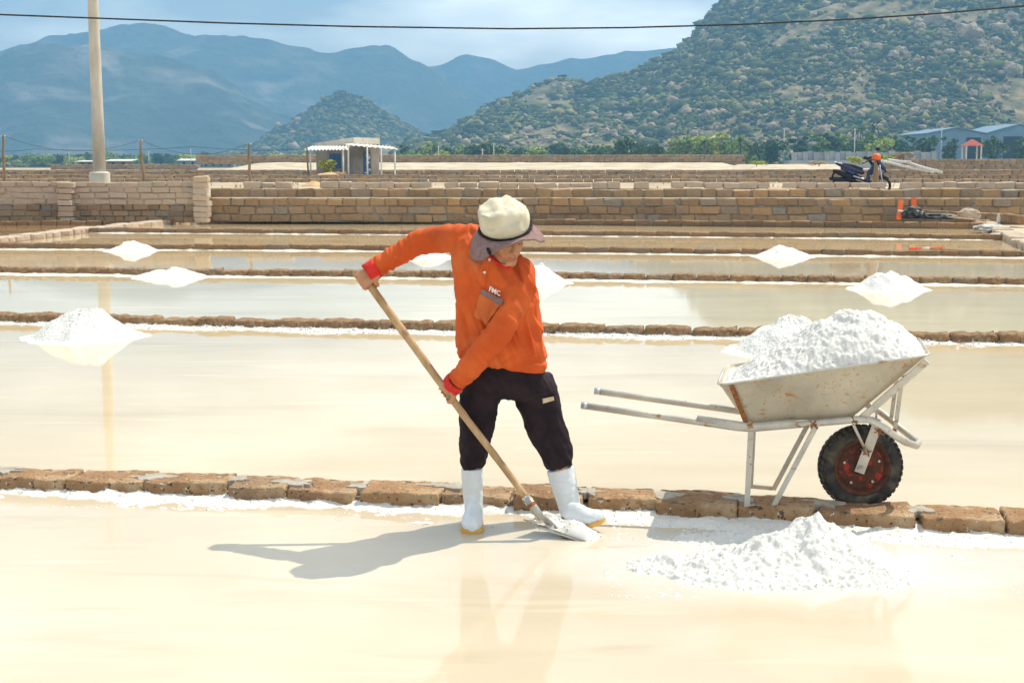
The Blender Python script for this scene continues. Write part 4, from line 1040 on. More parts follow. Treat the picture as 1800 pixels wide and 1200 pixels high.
tr_.loft([ring_px((808, 650), (892, 655), 6.31, 6.32, 0.105), ring_px((806, 690), (884, 695), 6.29, 6.30, 0.10), ring_px((805, 725), (876, 728), 6.27, 6.28, 0.092), ring_px((805, 760), (868, 760), 6.27, 6.28, 0.085),
          ring_px((806, 795), (860, 793), 6.29, 6.30, 0.08), ring_px((808, 814), (857, 810), 6.30, 6.31, 0.074), ring_px((813, 826), (849, 824), 6.31, 6.31, 0.052)])
tr_.loft([ring_px((888, 658), (972, 652), 6.33, 6.35, 0.105), ring_px((898, 690), (981, 680), 6.33, 6.35, 0.10), ring_px((910, 725), (988, 712), 6.35, 6.37, 0.094), ring_px((925, 762), (998, 748), 6.36, 6.38, 0.086),
          ring_px((942, 797), (1007, 783), 6.37, 6.38, 0.08), ring_px((953, 816), (1009, 804), 6.37, 6.38, 0.074), ring_px((959, 829), (1008, 817), 6.37, 6.37, 0.058)])
tm = remesh(tr_, 'trousers', 0.006, 8, 0.5)
def tw(c, n):
    d = 0
    low = sstep(0.62, 0.36, c.z)
    q = V((c.x * 9, c.y * 9, c.z * 20 + c.x * 8)); d += 0.006 * (0.2 + 0.8 * low) * fr(q, 3) * sstep(0.80, 0.66, c.z)
    q = V(((c.x * 0.8 + c.z * 0.55) * 26, c.y * 9, (c.z * 0.8 - c.x * 0.5) * 4)); d += 0.0065 * (1 - abs(fr(q, 2)) * 2.4) * sstep(0.82, 0.66, c.z)
    return d - 0.008
displace(tm, tw); smooth_mesh(tm, 2, 0.4)
trousers = obj('trousers', tm, M_black, person)

# jersey
jr = MB()
jr.loft([ring_px((812, 632), (955, 655), 6.26, 6.27, 0.11), ring_px((804, 624), (962, 646), 6.25, 6.27, 0.135), ring_px((802, 600), (959, 616), 6.24, 6.26, 0.14), ring_px((803, 560), (953, 575), 6.24, 6.25, 0.138),
         ring_px((802, 520), (947, 535), 6.24, 6.22, 0.138), ring_px((798, 480), (943, 505), 6.25, 6.19, 0.135), ring_px((795, 445), (938, 485), 6.26, 6.18, 0.125), ring_px((802, 415), (930, 470), 6.26, 6.18, 0.11),
         ring_px((822, 402), (912, 452), 6.26, 6.20, 0.085), ring_px((843, 408), (893, 438), 6.26, 6.22, 0.062)])
jr.capsule(P(828, 418, 6.25), 0.062, P(790, 419, 6.28), 0.065, 20); jr.capsule(P(790, 419, 6.28), 0.065, P(738, 425, 6.34), 0.057, 20)
jr.capsule(P(738, 425, 6.34), 0.057, P(694, 450, 6.36), 0.051, 20); jr.capsule(P(694, 450, 6.36), 0.051, P(662, 470, 6.345), 0.044, 20)
jr.capsule(P(912, 476, 6.18), 0.075, P(916, 500, 6.14), 0.076, 20); jr.capsule(P(916, 500, 6.14), 0.076, P(876, 586, 6.02), 0.059, 20); jr.capsule(P(876, 586, 6.02), 0.059, P(820, 652, 6.07), 0.051, 20); jr.capsule(P(820, 652, 6.07), 0.051, P(808, 664, 6.12), 0.049, 20)
jm = remesh(jr, 'jersey', 0.0055, 5, 0.5)
segs = [(P(805, 418, 6.25), P(738, 425, 6.34), 0.080), (P(738, 425, 6.34), P(655, 475, 6.34), 0.075), (P(916, 500, 6.14), P(876, 586, 6.02), 0.085), (P(876, 586, 6.02), P(806, 666, 6.12), 0.075)]
POCK = P(860, 525, 6.11)
def jw(c, n):
    best = None; damp = sstep(0.035, 0.10, (c - POCK).length)
    for k, (a, b, rr) in enumerate(segs):
        d = b - a; t = max(0, min(1, (c - a).dot(d) / d.length_squared)); q = (c - (a + d * t)).length / rr
        if best is None or q < best[0]: best = (q, k, t, d.normalized(), a)
    if best[0] < 1.02 and not (best[1] == 2 and best[2] < 0.05):
        ax = best[3]; rel = c - best[4]; s0 = rel.dot(ax); perp = rel - ax * s0
        k = best[1]
        skew = 0.7 if k < 2 else 0.35
        q = V((s0 * 34 + perp.z * 16 * skew, perp.x * 6, perp.y * 7 + k * 3)); am = (0.008, 0.0125, 0.006, 0.0095)[k]
        v = fr(q, 3); return am * (0.8 * v + 0.45 * (1 - 2.8 * abs(fr(q * 0.7 + V((4, 4, 1)), 2))))
    # trunk: folds running down from the raised shoulder, swags near the hem
    q = V(((c.x * 0.93 + c.z * 0.36) * 24, c.y * 8, (c.z * 0.93 - c.x * 0.36) * 3.2)); v1 = 1 - 2.6 * abs(fr(q, 2))
    q2 = V((c.x * 4 + 3, c.y * 6, (c.z + 0.25 * (c.x - 0.02) ** 2 * 8 - c.x * 0.35) * 24)); v2 = 1 - 2.6 * abs(fr(q2, 2))
    up = sstep(0.72, 0.95, c.z); hem = sstep(0.735, 0.80, c.z); return (0.0115 * v1 * (0.35 + 0.65 * up) + 0.011 * v2 * (1 - up) - 0.004) * (0.15 + 0.85 * hem) * damp
displace(jm, jw); smooth_mesh(jm, 2, 0.35)
jersey = obj('jersey', jm, M_shirt, person)
BV_J = BVHTree.FromPolygons([v.co[:] for v in jm.vertices], [tuple(p.vertices) for p in jm.polygons])
BV_T = BVHTree.FromPolygons([v.co[:] for v in tm.vertices], [tuple(p.vertices) for p in tm.polygons])
def on_cloth(bv, px, py, lift):
    d = ray(px, py).normalized(); h = bv.ray_cast(CAMP, d)
    if h[0] is None: return None
    n = h[1] if h[1].dot(d) < 0 else -h[1]
    n = (n - d).normalized(); return h[0] + n * lift
def patch(name, quad_, m, parent, bv, lift=0.006, nu=14, nv=14, th=0.006, smooth=True):
    (ax, ay), (bx, by), (cx, cy), (dx, dy) = quad_; top = []; ok = True
    for j in range(nv):
        for i in range(nu):
            u, v = i / (nu - 1), j / (nv - 1)
            px = (ax * (1 - u) + bx * u) * (1 - v) + (dx * (1 - u) + cx * u) * v; py = (ay * (1 - u) + by * u) * (1 - v) + (dy * (1 - u) + cy * u) * v
            p = on_cloth(bv, px, py, lift); top.append(p if p is not None else (top[-1] if top else V((0, 6, 0))))
    bot = [p + (p - CAMP).normalized() * th for p in top]; n_ = nu * nv; fs = []
    for j in range(nv - 1):
        for i in range(nu - 1):
            a = j * nu + i; fs.append((a, a + 1, a + nu + 1, a + nu)); fs.append((n_ + a, n_ + a + nu, n_ + a + nu + 1, n_ + a + 1))
    rim_ = [i for i in range(nu)] + [j * nu + nu - 1 for j in range(1, nv)] + [(nv - 1) * nu + i for i in range(nu - 2, -1, -1)] + [j * nu for j in range(nv - 2, 0, -1)]
    for a, b in zip(rim_, rim_[1:] + rim_[:1]): fs.append((b, a, n_ + a, n_ + b))
    mb = MB(); mb.add(top + bot, fs); return mb.build(name, m, parent, smooth, True)
patch('placket', [(849, 448), (863, 454), (852, 506), (838, 498)], M_shirt, jersey, BV_J, 0.004, 8, 16)
patch('pocket', [(845, 513), (882, 533), (856, 571), (832, 556)], M_pocket_lit, jersey, BV_J, 0.007)
patch('pocket_flap', [(848, 507), (886, 528), (882, 538), (844, 516)], M_mauve, jersey, BV_J, 0.011, 14, 6)
for px, py in ((860, 457), (851, 479)):
    p = on_cloth(BV_J, px, py, 0.0085); d = (CAMP - p).normalized(); mb = MB(); mb.tube([p - d * 0.002, p + d * 0.0025], 0.0062, 14); mb.build('button', M_white, jersey)
# chest lettering
cu = bpy.data.curves.new('letters', 'FONT'); cu.body = 'FMC'; cu.size = 1.0; cu.offset = 0.03; cu.resolution_u = 3
to = bpy.data.objects.new('letters', cu); COL.objects.link(to); dg = bpy.context.evaluated_depsgraph_get(); dg.update()
lm = bpy.data.meshes.new_from_object(to.evaluated_get(dg)); bpy.data.objects.remove(to)
xs = [v.co.x for v in lm.vertices]; ys = [v.co.y for v in lm.vertices]; lx0, lx1, ly0, ly1 = min(xs), max(xs), min(ys), max(ys)
LQ = [on_cloth(BV_J, *q, 0.0) for q in ((860, 515), (880, 524), (881, 515), (862, 506))]
lnx = (LQ[1] - LQ[0]).cross(LQ[2] - LQ[0]).normalized(); lnx = lnx if lnx.dot(CAMP - LQ[0]) > 0 else -lnx
lup = lnx.dot(CAMP - LQ[0])
for v in lm.vertices:
    u, t = (v.co.x - lx0) / (lx1 - lx0), (v.co.y - ly0) / (ly1 - ly0)
    v.co = (LQ[0] * (1 - u) + LQ[1] * u) * (1 - t) + (LQ[3] * (1 - u) + LQ[2] * u) * t + lnx * 0.013
lm.materials.clear(); obj('chest_lettering', lm, M_white, jersey)
patch('label_patch', [(953, 700), (973, 696), (974, 703), (954, 709)], mat('pale_label', two((0.55, 0.44, 0.28), (0.66, 0.55, 0.38)), 30, 3, 0.8), trousers, BV_T, 0.004, 8, 5)
# collar and cuffs
def band(name, c, ax, r0, wd, m, parent, ell=1.0, lip=0.004):
    ax = ax.normalized(); rf = V((0, 0, 1)) if abs(ax.z) < 0.9 else V((1, 0, 0)); a_ = ax.cross(rf).normalized(); b_ = ax.cross(a_); rings = []
    for t, rr in ((-0.5, 0.96), (-0.5, 1), (-0.2, 1.04), (0.2, 1.03), (0.5, 1.0), (0.5, 0.94)):
        rings.append([c + ax * (wd * t) + (a_ * math.cos(q) + b_ * math.sin(q) * ell) * (r0 * rr * (1 + 0.05 * math.sin(5 * q + t))) for q in [2 * math.pi * k / 26 for k in range(26)]])
    mb = MB(); mb.loft(rings, False); return mb.build(name, m, parent, True, True)
for (a, b), r0 in (((P(694, 450, 6.36), P(655, 475, 6.34)), 0.047), ((P(820, 652, 6.07), P(800, 672, 6.14)), 0.047)):
    d = (b - a).normalized(); band('cuff', b + d * 0.004, d, r0, 0.055, M_red, jersey)
band('collar', P(869, 437, 6.225), (hd(0, -0.03, -0.05) - neck), 0.068, 0.035, M_red, jersey)
mb = MB(); cpts = [on_cloth(BV_J, *q, 0.004) or P(*q, 6.1) for q in ((838, 437), (848, 443), (858, 450), (870, 458), (882, 465), (893, 469), (903, 464))]
mb.tube(cpts, 0.011, 8); mb.build('neckband', M_red, jersey, True)

# sun hat
hu = V((-0.10, -0.42, 0.90)).normalized(); hf = (f_ - hu * f_.dot(hu)).normalized(); hs = hf.cross(hu); hs = hs if hs.x > 0 else -hs
h0 = P(888, 402, 6.115)
def hp_(x, y, z): return h0 + hs * x + hf * y + hu * z
rings = []
NR = 96
for z, rr in ((0.0, 0.107), (0.015, 0.1105), (0.03, 0.112), (0.045, 0.1125), (0.06, 0.112), (0.075, 0.1105), (0.088, 0.107), (0.098, 0.101), (0.106, 0.092), (0.112, 0.080), (0.116, 0.062), (0.118, 0.042), (0.119, 0.02), (0.119, 0.003)):
    ring = []
    for k in range(NR):
        a = 2 * math.pi * k / NR; x, y = math.cos(a) * rr * 0.985, math.sin(a) * rr * 1.04
        w_ = 0.006 * fr((x * 20, y * 20, z * 14), 3) + 0.0075 * (1 - 2.8 * abs(fr((x * 7 + 2 + z * 9, y * 7, z * 26 - x * 6), 2))) * sstep(0.0, 0.05, z)
        ring.append(hp_(x * (1 + w_ * 5) - 0.008 * z / 0.12, y * (1 + w_ * 5), z + w_ * 1.3))
    rings.append(ring)
mb = MB(); mb.loft(rings); hat = mb.build('sun_hat', M_cream, person, True)
inn, outr = [], []
rings = []
def drop(a):  # a measured from the wearer's front, positive to the picture's right
    d = math.degrees((a + math.pi) % (2 * math.pi) - math.pi)
    return interp([(-180, 0.078), (-120, 0.098), (-85, 0.100), (-66, 0.084), (-48, 0.036), (-28, -0.004), (0, -0.012), (22, 0.004), (45, 0.044), (68, 0.082), (90, 0.092), (110, 0.09), (150, 0.085), (180, 0.078)], d)
def wide(a):
    d = math.degrees((a + math.pi) % (2 * math.pi) - math.pi)
    return interp([(-180, 0.062), (-110, 0.066), (-60, 0.058), (-20, 0.056), (10, 0.054), (40, 0.060), (60, 0.064), (90, 0.062), (180, 0.062)], d)
NB = 110
def brim_ring(t, off):
    ring = []
    for k in range(NB):
        a = 2 * math.pi * k / NB; dr, wi = drop(a), wide(a)
        rr = 0.108 + wi * math.sin(t * 1.35) / math.sin(1.35); z = 0.002 - dr * (t ** 1.25) + 0.004 * math.sin(a * 5 + 1) * t + off + 0.0012 * math.sin(t * 55)
        ring.append(hp_(math.sin(a) * rr, math.cos(a) * rr * 1.03, z))
    return ring
ts_ = [i / 26 for i in range(27)]
rings = [brim_ring(t, 0.0) for t in ts_] + [brim_ring(t, -0.006) for t in reversed(ts_)]
mb = MB(); mb.loft(rings, False, True); mb.build('brim', M_mauve, hat, True, True)
mb = MB(); r = random.Random(3); loop = [hp_(math.sin(2 * math.pi * k / 60) * 0.1125, math.cos(2 * math.pi * k / 60) * 0.1165, 0.004) for k in range(61)]
mb.tube(loop, 0.0055, 8)
for k in range(420):
    a = r.uniform(0, 6.283); p = hp_(math.sin(a) * 0.116, math.cos(a) * 0.12, 0.004 + r.uniform(-.004, .005)); d = (p - h0).normalized() * 0.006 + V((r.uniform(-1, 1), r.uniform(-1, 1), r.uniform(-1, 1))) * 0.005
    mb.tube([p, p + d], [0.0012, 0.0004], 3)
mb.build('hat_band', M_cord, hat)
mb = MB(); mb.tube([P(859, 441, 6.0), P(862, 449, 6.0), P(869, 456, 6.01), P(880, 462, 6.01), hd(0, 0.055, -0.118), hd(0.042, 0.05, -0.085), hd(0.062, 0.03, -0.03), hd(0.07, 0.02, 0.02)], 0.0024, 6)
mb.capsule(P(858, 438, 5.985), 0.008, P(861, 445, 5.985), 0.008); mb.build('chin_cord', M_cord, hat, True)

# boots
def boot(rings_px, foot, sole_pts, name='boot'):
    mb = MB(); mb.loft([ring_px(a, b, ya, yb, dp, 26, 2.1) for a, b, ya, yb, dp in rings_px])
    for a, ra, b, rb in foot: mb.capsule(a, ra, b, rb, 16)
    me = remesh(mb, 'boot', 0.005, 3, 0.5)
    return me
def foot_boot(px_rows, heel, toe, zlift_toe, label=None):
    d = (toe - heel); d.z = 0; L_ = d.length; d.normalize(); sd_ = V((d.y, -d.x, 0))
    mb = MB(); mb.loft([ring_px(*q[:2], q[2], q[3], q[4], 26, 2.1) for q in px_rows])
    # foot: lofted sections from heel to toe
    rings = []; sole = []
    for t, hw, ht in ((-0.02, 0.020, 0.05), (0.02, 0.036, 0.085), (0.15, 0.043, 0.115), (0.35, 0.042, 0.12), (0.55, 0.046, 0.098), (0.72, 0.051, 0.08), (0.86, 0.048, 0.068), (0.96, 0.034, 0.052), (1.0, 0.016, 0.036)):
        c = heel + d * (L_ * t); lift = zlift_toe * max(0, (t - 0.45) / 0.55) ** 1.2; ring = []
        for k in range(24):
            a = 2 * math.pi * k / 24; x = math.cos(a); y = math.sin(a); zz = ht * (0.5 + 0.5 * math.copysign(abs(y) ** 0.75, y))
            ring.append(V((c.x, c.y, 0)) + sd_ * (hw * x * (1 if y < 0 else 1 - 0.35 * y)) + V((0, 0, heel.z + zz + lift)))
        rings.append(ring)
        sole.append((c, hw, lift))
    mb.loft(rings)
    me = remesh(mb, 'boot', 0.0045, 5, 0.5)
    displace(me, lambda c, n: 0.003 * fr(c * 14, 3) + 0.0025 * (1 - 2.5 * abs(fr(V((c.x * 8, c.y * 8, c.z * 34)), 2))) * sstep(0.10, 0.16, c.z) * sstep(0.26, 0.18, c.z))
    o = obj('boot', me, M_boot, person)
    sr = []
    for c, hw, lift in sole:
        b0 = V((c.x, c.y, heel.z + lift)); h = hw * 1.07
        sr.append([b0 - sd_ * h + Z_ * -0.004, b0 + sd_ * h + Z_ * -0.004, b0 + sd_ * h + Z_ * 0.016, b0 - sd_ * h + Z_ * 0.016])
    sm = MB(); sm.loft(sr); sm.build('sole', M_sole, o, False, True)
    return o
hl, tl = G(832, 927, 0.005), G(829, 951, 0.005)
hl = V((hl.x, 6.36, 0.005)); tl = V((tl.x - 0.005, 6.11, 0.005))
lb = foot_boot([((811, 823), (849, 821), 6.31, 6.31, 0.050), ((811, 826), (849.5, 824), 6.31, 6.31, 0.051), ((812, 850), (849, 849), 6.31, 6.31, 0.051), ((815, 875), (849, 875), 6.31, 6.31, 0.050), ((817, 898), (850, 898), 6.32, 6.32, 0.047), ((817, 915), (851, 915), 6.33, 6.33, 0.05)], hl, tl, 0.0)
hr_ = G(990, 924, 0.012); tr2 = hr_ + V((0.185, -0.09, 0))
rb = foot_boot([((960, 828), (1009, 816), 6.38, 6.38, 0.056), ((961, 832), (1010, 820), 6.38, 6.38, 0.056), ((969, 856), (1013, 848), 6.37, 6.37, 0.054), ((977, 880), (1018, 873), 6.36, 6.36, 0.052), ((984, 900), (1023, 893), 6.34, 6.34, 0.048), ((988, 915), (1028, 910), 6.32, 6.32, 0.047)], hr_, tr2, 0.045)

# ================================================================== SHOVEL
sv = thing('shovel', 'long wooden-shafted shovel held by the worker, blade loaded with salt', 'shovel', tuple(sh1))
pts = []; rad = []
for k in range(41):
    t = k / 40; p = sh0.lerp(sh1, t); bow = 0.012 * math.sin(t * math.pi); p = p + V((0.7, 0, 0.5)) * -bow * 0.6 + cperp * 0.004 * fr((t * 4, 1, 1), 2)
    node = 1 + 0.13 * math.exp(-((t - 0.25) / 0.012) ** 2) + 0.10 * math.exp(-((t - 0.4) / 0.012) ** 2) + 0.08 * math.exp(-((t - 0.62) / 0.012) ** 2) + 0.06 * math.exp(-((t - 0.8) / 0.012) ** 2)
    pts.append(p); rad.append((0.0192 - 0.0035 * t) * node)
mb = MB(); mb.tube(pts, rad, 14); mb.build('shaft', M_bamboo, sv, True)
sb = P(985, 930, 6.10)
mb = MB(); mb.tube([sh1 - sha * 0.02, sh1 + sha * 0.05, sh1 + sha * 0.10, P(966, 918, 6.06), P(982, 931, 6.05)], [0.021, 0.0205, 0.018, 0.012, 0.006], 12); mb.build('socket', M_steel, sv, True)
mb = MB(); mb.tube([sh1 + sha * 0.02, sh1 + sha * 0.035], 0.024, 10); mb.build('socket_ring', M_rust, sv)
# blade: slightly dished plate, edge towards the viewer
bl = [P(920, 919, 6.07), P(1043, 958, 5.97), P(1064, 940, 6.10), P(956, 903, 6.19)]
nb = 16; top = []
for j in range(nb):
    for i in range(nb):
        u, v = i / (nb - 1), j / (nb - 1); p = (bl[0] * (1 - u) + bl[1] * u) * (1 - v) + (bl[3] * (1 - u) + bl[2] * u) * v
        p = p + Z_ * (0.02 * (2 * v - 1) ** 2 - 0.012 + 0.012 * (1 - u)); 
        if u > 0.8: p = p.lerp(bl[1].lerp(bl[2], 0.5), (abs(2 * v - 1) ** 2) * (u - 0.8) * 1.2)
        top.append(p)
bot = [p - Z_ * 0.005 for p in top]; n_ = nb * nb; fs = []
for j in range(nb - 1):
    for i in range(nb - 1):
        a = j * nb + i; fs += [(a, a + 1, a + nb + 1, a + nb), (n_ + a, n_ + a + nb, n_ + a + nb + 1, n_ + a + 1)]
rim_ = list(range(nb)) + [j * nb + nb - 1 for j in range(1, nb)] + [(nb - 1) * nb + i for i in range(nb - 2, -1, -1)] + [j * nb for j in range(nb - 2, 0, -1)]
for a, b in zip(rim_, rim_[1:] + rim_[:1]): fs.append((b, a, n_ + a, n_ + b))
mb = MB(); mb.add(top + bot, fs); mb.build('blade', M_steel, sv, True, True)
r = random.Random(8); sp = []
for _ in range(3200):
    u, v = r.betavariate(2.4, 1.4), r.betavariate(1.7, 1.7); p = (bl[0] * (1 - u) + bl[1] * u) * (1 - v) + (bl[3] * (1 - u) + bl[2] * u) * v
    hgt = 0.055 * math.sin(u * math.pi) * math.sin(v * math.pi); sp.append(p + Z_ * (0.002 + hgt * r.random()))
gp = []
for j in range(20):
    for i in range(24):
        u, v = 0.16 + 0.86 * i / 23, 0.03 + 0.94 * j / 19; p = (bl[0] * (1 - u) + bl[1] * u) * (1 - v) + (bl[3] * (1 - u) + bl[2] * u) * v
        e = math.sin(min(1, i / 23) * math.pi) ** .6 * math.sin(j / 19 * math.pi) ** .6; gp.append(p + Z_ * (-0.004 + 0.05 * e * (1 + 0.5 * fr(p * 14, 3))))
tag(obj('salt_scoop', join_mesh('salt_scoop', [grid_mesh('salt_scoop', gp, 24, 20), grains(gp, 60, 0.003, 0.006, 77, 0.004)]), M_salt), 'small load of wet salt lying on the shovel blade', 'salt')

# ================================================================== POLE, POSTS, WIRES
pc = P(176, 330, 42.0); pc.z = 0.72
pl = thing('concrete_pole', 'tall tapered concrete utility pole behind the left wall', 'pole', tuple(pc))
mb = MB(); mb.tube([pc + Z_ * 0.3, pc + Z_ * 3, pc + Z_ * 6, pc + Z_ * 9.5], [0.195, 0.175, 0.155, 0.13], 28); mb.build('shaft', M_conc, pl, True)
mb = MB(); mb.tube([pc - Z_ * 0.1, pc + Z_ * 0.72, pc + Z_ * 0.76], [0.315, 0.31, 0.24], 32); mb.build('footing', M_conc, pl, False)
M_yb = mat('ochre_band', two((0.42, 0.29, 0.12), (0.54, 0.42, 0.24)), 12, 7, 0.9, coord='World')
overlay(M_yb, (0.18, 0.13, 0.08), 14, 0.54, 0.60, coord='World')
za = P(171, 212, 42).z; zb = P(170, 180, 42).z
mb = MB(); mb.tube([V((pc.x, pc.y, za)), V((pc.x, pc.y, zb))], [0.176, 0.172], 28); mb.build('painted_band', M_yb, pl, True)
LAB3 = {5: 'crooked wooden post at the far left edge', 250: 'leaning wooden post just right of the concrete pole', 438: 'straight wooden post between the pole and the shed'}
tops = {}
for px, yt, dx, Y in ((5, 238, 2, 46), (247, 246, 6, 48), (438, 252, 1, 50)):
    a = P(px + dx, 330, Y); a.z = 0.7; t_ = P(px, yt, Y); tops[px] = t_
    po = thing('wooden_post', LAB3.get(px, LAB3[250]), 'post', tuple(a), 'wooden posts carrying a thin wire')
    mb = MB(); r = random.Random(px); n_ = 9; mb.tube([a.lerp(t_, k / n_) + V((r.uniform(-.02, .02), 0, 0)) for k in range(n_ + 1)], [0.062 - 0.022 * k / n_ for k in range(n_ + 1)], 8); mb.build('stake', M_wood, po, True)
    mb = MB(); mb.tube([t_ + V((-0.07, 0, -0.02)), t_ + V((0.07, 0, -0.02))], 0.022, 8); mb.build('insulator', M_postw, po)
def wire(label, pts, rad, sag_n=24, sag=0.0):
    out = []
    for a, b in zip(pts, pts[1:]):
        for k in range(sag_n): t = k / sag_n; out.append(V(a).lerp(V(b), t) - Z_ * (sag * 4 * t * (1 - t)))
    out.append(V(pts[-1])); mb = MB(); mb.tube(out, rad, 6); o = mb.build('wire', M_wire); tag(o, label, 'wire'); return o
q = [P(x, y, 27.0) for x, y in ((-700, -6), (-300, 16), (0, 26), (200, 33.5), (400, 41), (620, 47), (900, 51), (1100, 49), (1300, 43.5), (1500, 34), (1650, 24), (1800, 11), (2100, -22), (2500, -75))]
wire('thick black overhead cable sagging across the whole sky', q, 0.017, 6)
wire('upper thin wire strung between the wooden posts', [tops[5] + V((-20, 0, 0.2)), tops[5], tops[247], tops[438]], 0.006, 16, 0.45)
wire('lower thin wire hanging across the far left background', [P(-50, 262, 60), P(60, 262, 60), P(340, 258, 60), P(540, 262, 60)], 0.008, 12, 0.1)

# ================================================================== SHED
YC = 118.0
C0 = P(622, 300, YC); C0.z = 0.6
dl, drt = V((-0.85, 0.53, 0)).normalized(), V((0.52, 0.85, 0)).normalized()
sh = thing('shed', 'small grey rendered shed with blue shutter and white awnings', 'shed', tuple(C0))
LL, LR = 4.15, 3.6
def zpx(py, Y): return HC + (290 - py) / FPX * Y * 1.0
zt_c, zt_l, zb_ = zpx(242.5, YC), zpx(252.5, YC + 2), 0.6
Lp, Rp = C0 + dl * LL, C0 + drt * LR
def wallpoly(name, a, b, z0a, z0b, z1a, z1b, m, th=0.15, parent=sh):
    n_ = (b - a).cross(Z_).normalized() * th; v = [V((a.x, a.y, z0a)), V((b.x, b.y, z0b)), V((b.x, b.y, z1b)), V((a.x, a.y, z1a))]
    if n_.dot(C0 + (dl * LL + drt * LR) * 0.5 - (a + b) / 2) < 0: n_ = -n_
    mb = MB(); mb.add(v + [p + n_ for p in v], [(0, 1, 2, 3), (7, 6, 5, 4), (0, 4, 5, 1), (1, 5, 6, 2), (2, 6, 7, 3), (3, 7, 4, 0)]); return mb.build(name, m, parent, False, True)
ROOFZ = 0.55
wallpoly('wall', C0, Lp, zb_, zb_, zt_c - ROOFZ, zt_l - ROOFZ * 0.8, M_render); wallpoly('wall', C0, Rp, zb_, zb_, zt_c - ROOFZ, zt_c - ROOFZ, M_render)
Bk = Lp + drt * LR
wallpoly('wall', Lp, Bk, zb_, zb_, zt_l - ROOFZ * 0.8, zt_l - ROOFZ * .8, M_render); wallpoly('wall', Rp, Bk, zb_, zb_, zt_c - ROOFZ, zt_l - ROOFZ * .8, M_render)
e = 0.06
q4 = [C0 - (dl + drt) * e, Lp + (dl - drt) * e, Bk + (dl + drt) * e, Rp + (drt - dl) * e]; zz = [zt_c, zt_l, zt_l, zt_c]; zl = [zt_c - ROOFZ, zt_l - ROOFZ * .8, zt_l - ROOFZ * .8, zt_c - ROOFZ]
mb = MB(); mb.loft([[V((p.x, p.y, z + 0.002)) for p, z in zip(q4, zl)], [V((p.x, p.y, z)) for p, z in zip(q4, zz)]]); mb.build('roof_slab', M_conc, sh, False, True)
def onwall(a, d, out, s0, s1, z0, z1, name, m, th=0.06, parent=sh):
    p0, p1 = a + d * s0 + out * 0.003, a + d * s1 + out * 0.003; v = [V((p0.x, p0.y, z0)), V((p1.x, p1.y, z0)), V((p1.x, p1.y, z1)), V((p0.x, p0.y, z1))]
    mb = MB(); mb.add(v + [p + out * th for p in v], [(0, 1, 2, 3), (7, 6, 5, 4), (0, 4, 5, 1), (1, 5, 6, 2), (2, 6, 7, 3), (3, 7, 4, 0)]); return mb.build(name, m, parent, False, True)
ol = dl.cross(Z_); ol = ol if ol.y < 0 else -ol; orr = drt.cross(Z_); orr = orr if orr.x > 0 else -orr
win = onwall(C0, dl, ol, 1.42, 2.62, zpx(296, YC), zpx(270, YC), 'window', M_blue)
onwall(C0, dl, ol, 1.99, 2.05, zpx(295, YC), zpx(271, YC), 'shutter_gap', M_dark, 0.075, win)
door = onwall(C0, drt, orr, 1.35, 2.3, 0.66, zpx(266.5, YC), 'door', M_blue)
r = random.Random(2)
for k in range(14):
    s0 = 1.4 + r.random() * 0.6; z0 = 0.9 + r.random() * 1.7
    onwall(C0, drt, orr, s0, s0 + r.uniform(.1, .3), z0, z0 + r.uniform(.08, .22), 'poster_scrap', M_postw, 0.075 + 0.002 * k, door)
def corrug(name, a, b, c, d, n_, amp, parent):
    """a corrugated sheet: a-b eave, d-c upper edge"""
    rows = []
    for t in (0, 0.5, 1):
        for k in range(n_ * 4 + 1):
            u = k / (n_ * 4); p = (a * (1 - u) + b * u) * (1 - t) + (d * (1 - u) + c * u) * t; rows.append(p + Z_ * (amp * math.sin(2 * math.pi * u * n_)))
    nu = n_ * 4 + 1; top = rows; bot = [p - Z_ * 0.035 for p in rows]; N0 = len(top); fs = []
    for j in range(2):
        for i in range(nu - 1):
            q = j * nu + i; fs += [(q, q + 1, q + nu + 1, q + nu), (N0 + q, N0 + q + nu, N0 + q + nu + 1, N0 + q + 1)]
    for i in range(nu - 1): fs.append((i + 1, i, N0 + i, N0 + i + 1))
    mb = MB(); mb.add(top + bot, fs); return mb.build(name, M_roofw, parent, False, True)
aw1 = corrug('awning', P(533, 263.5, 116.6), P(612, 262.5, 114.8), P(618, 257, 117.6), P(549, 257.5, 119.2), 13, 0.07, sh)
aw2 = corrug('awning', P(604, 254, 115.6), P(700, 262.5, 117.2), P(690, 257.5, 121.5), P(626, 253, 119.0), 10, 0.05, sh)
for px, yt, Y in ((546, 263, 116.7), (603.5, 262, 115.2), (612.5, 255, 115.8), (646, 258.5, 116.3), (670.5, 260.5, 116.8), (694.5, 262, 117.3)):
    a = P(px, 300, Y); mb = MB(); mb.tube([V((a.x, a.y, 0.6)), V((a.x, a.y, zpx(yt, Y)))], 0.075, 10); mb.build('awning_post', M_postw, sh, True)
a = P(542, 300, 116.6); mb = MB(); mb.tube([V((a.x, a.y, 0.6)), V((a.x - .1, a.y, zpx(258, 116.6))), V((a.x - .25, a.y, zpx(250, 116.6)))], [0.08, 0.07, 0.05], 8); mb.build('crooked_pole', M_wood, sh, True)
mb = MB(); mb.box((P(680, 300, 116).x, 116.2, 0.70), (5.2, 2.2, 0.2)); mb.build('doorstep', M_conc, sh)

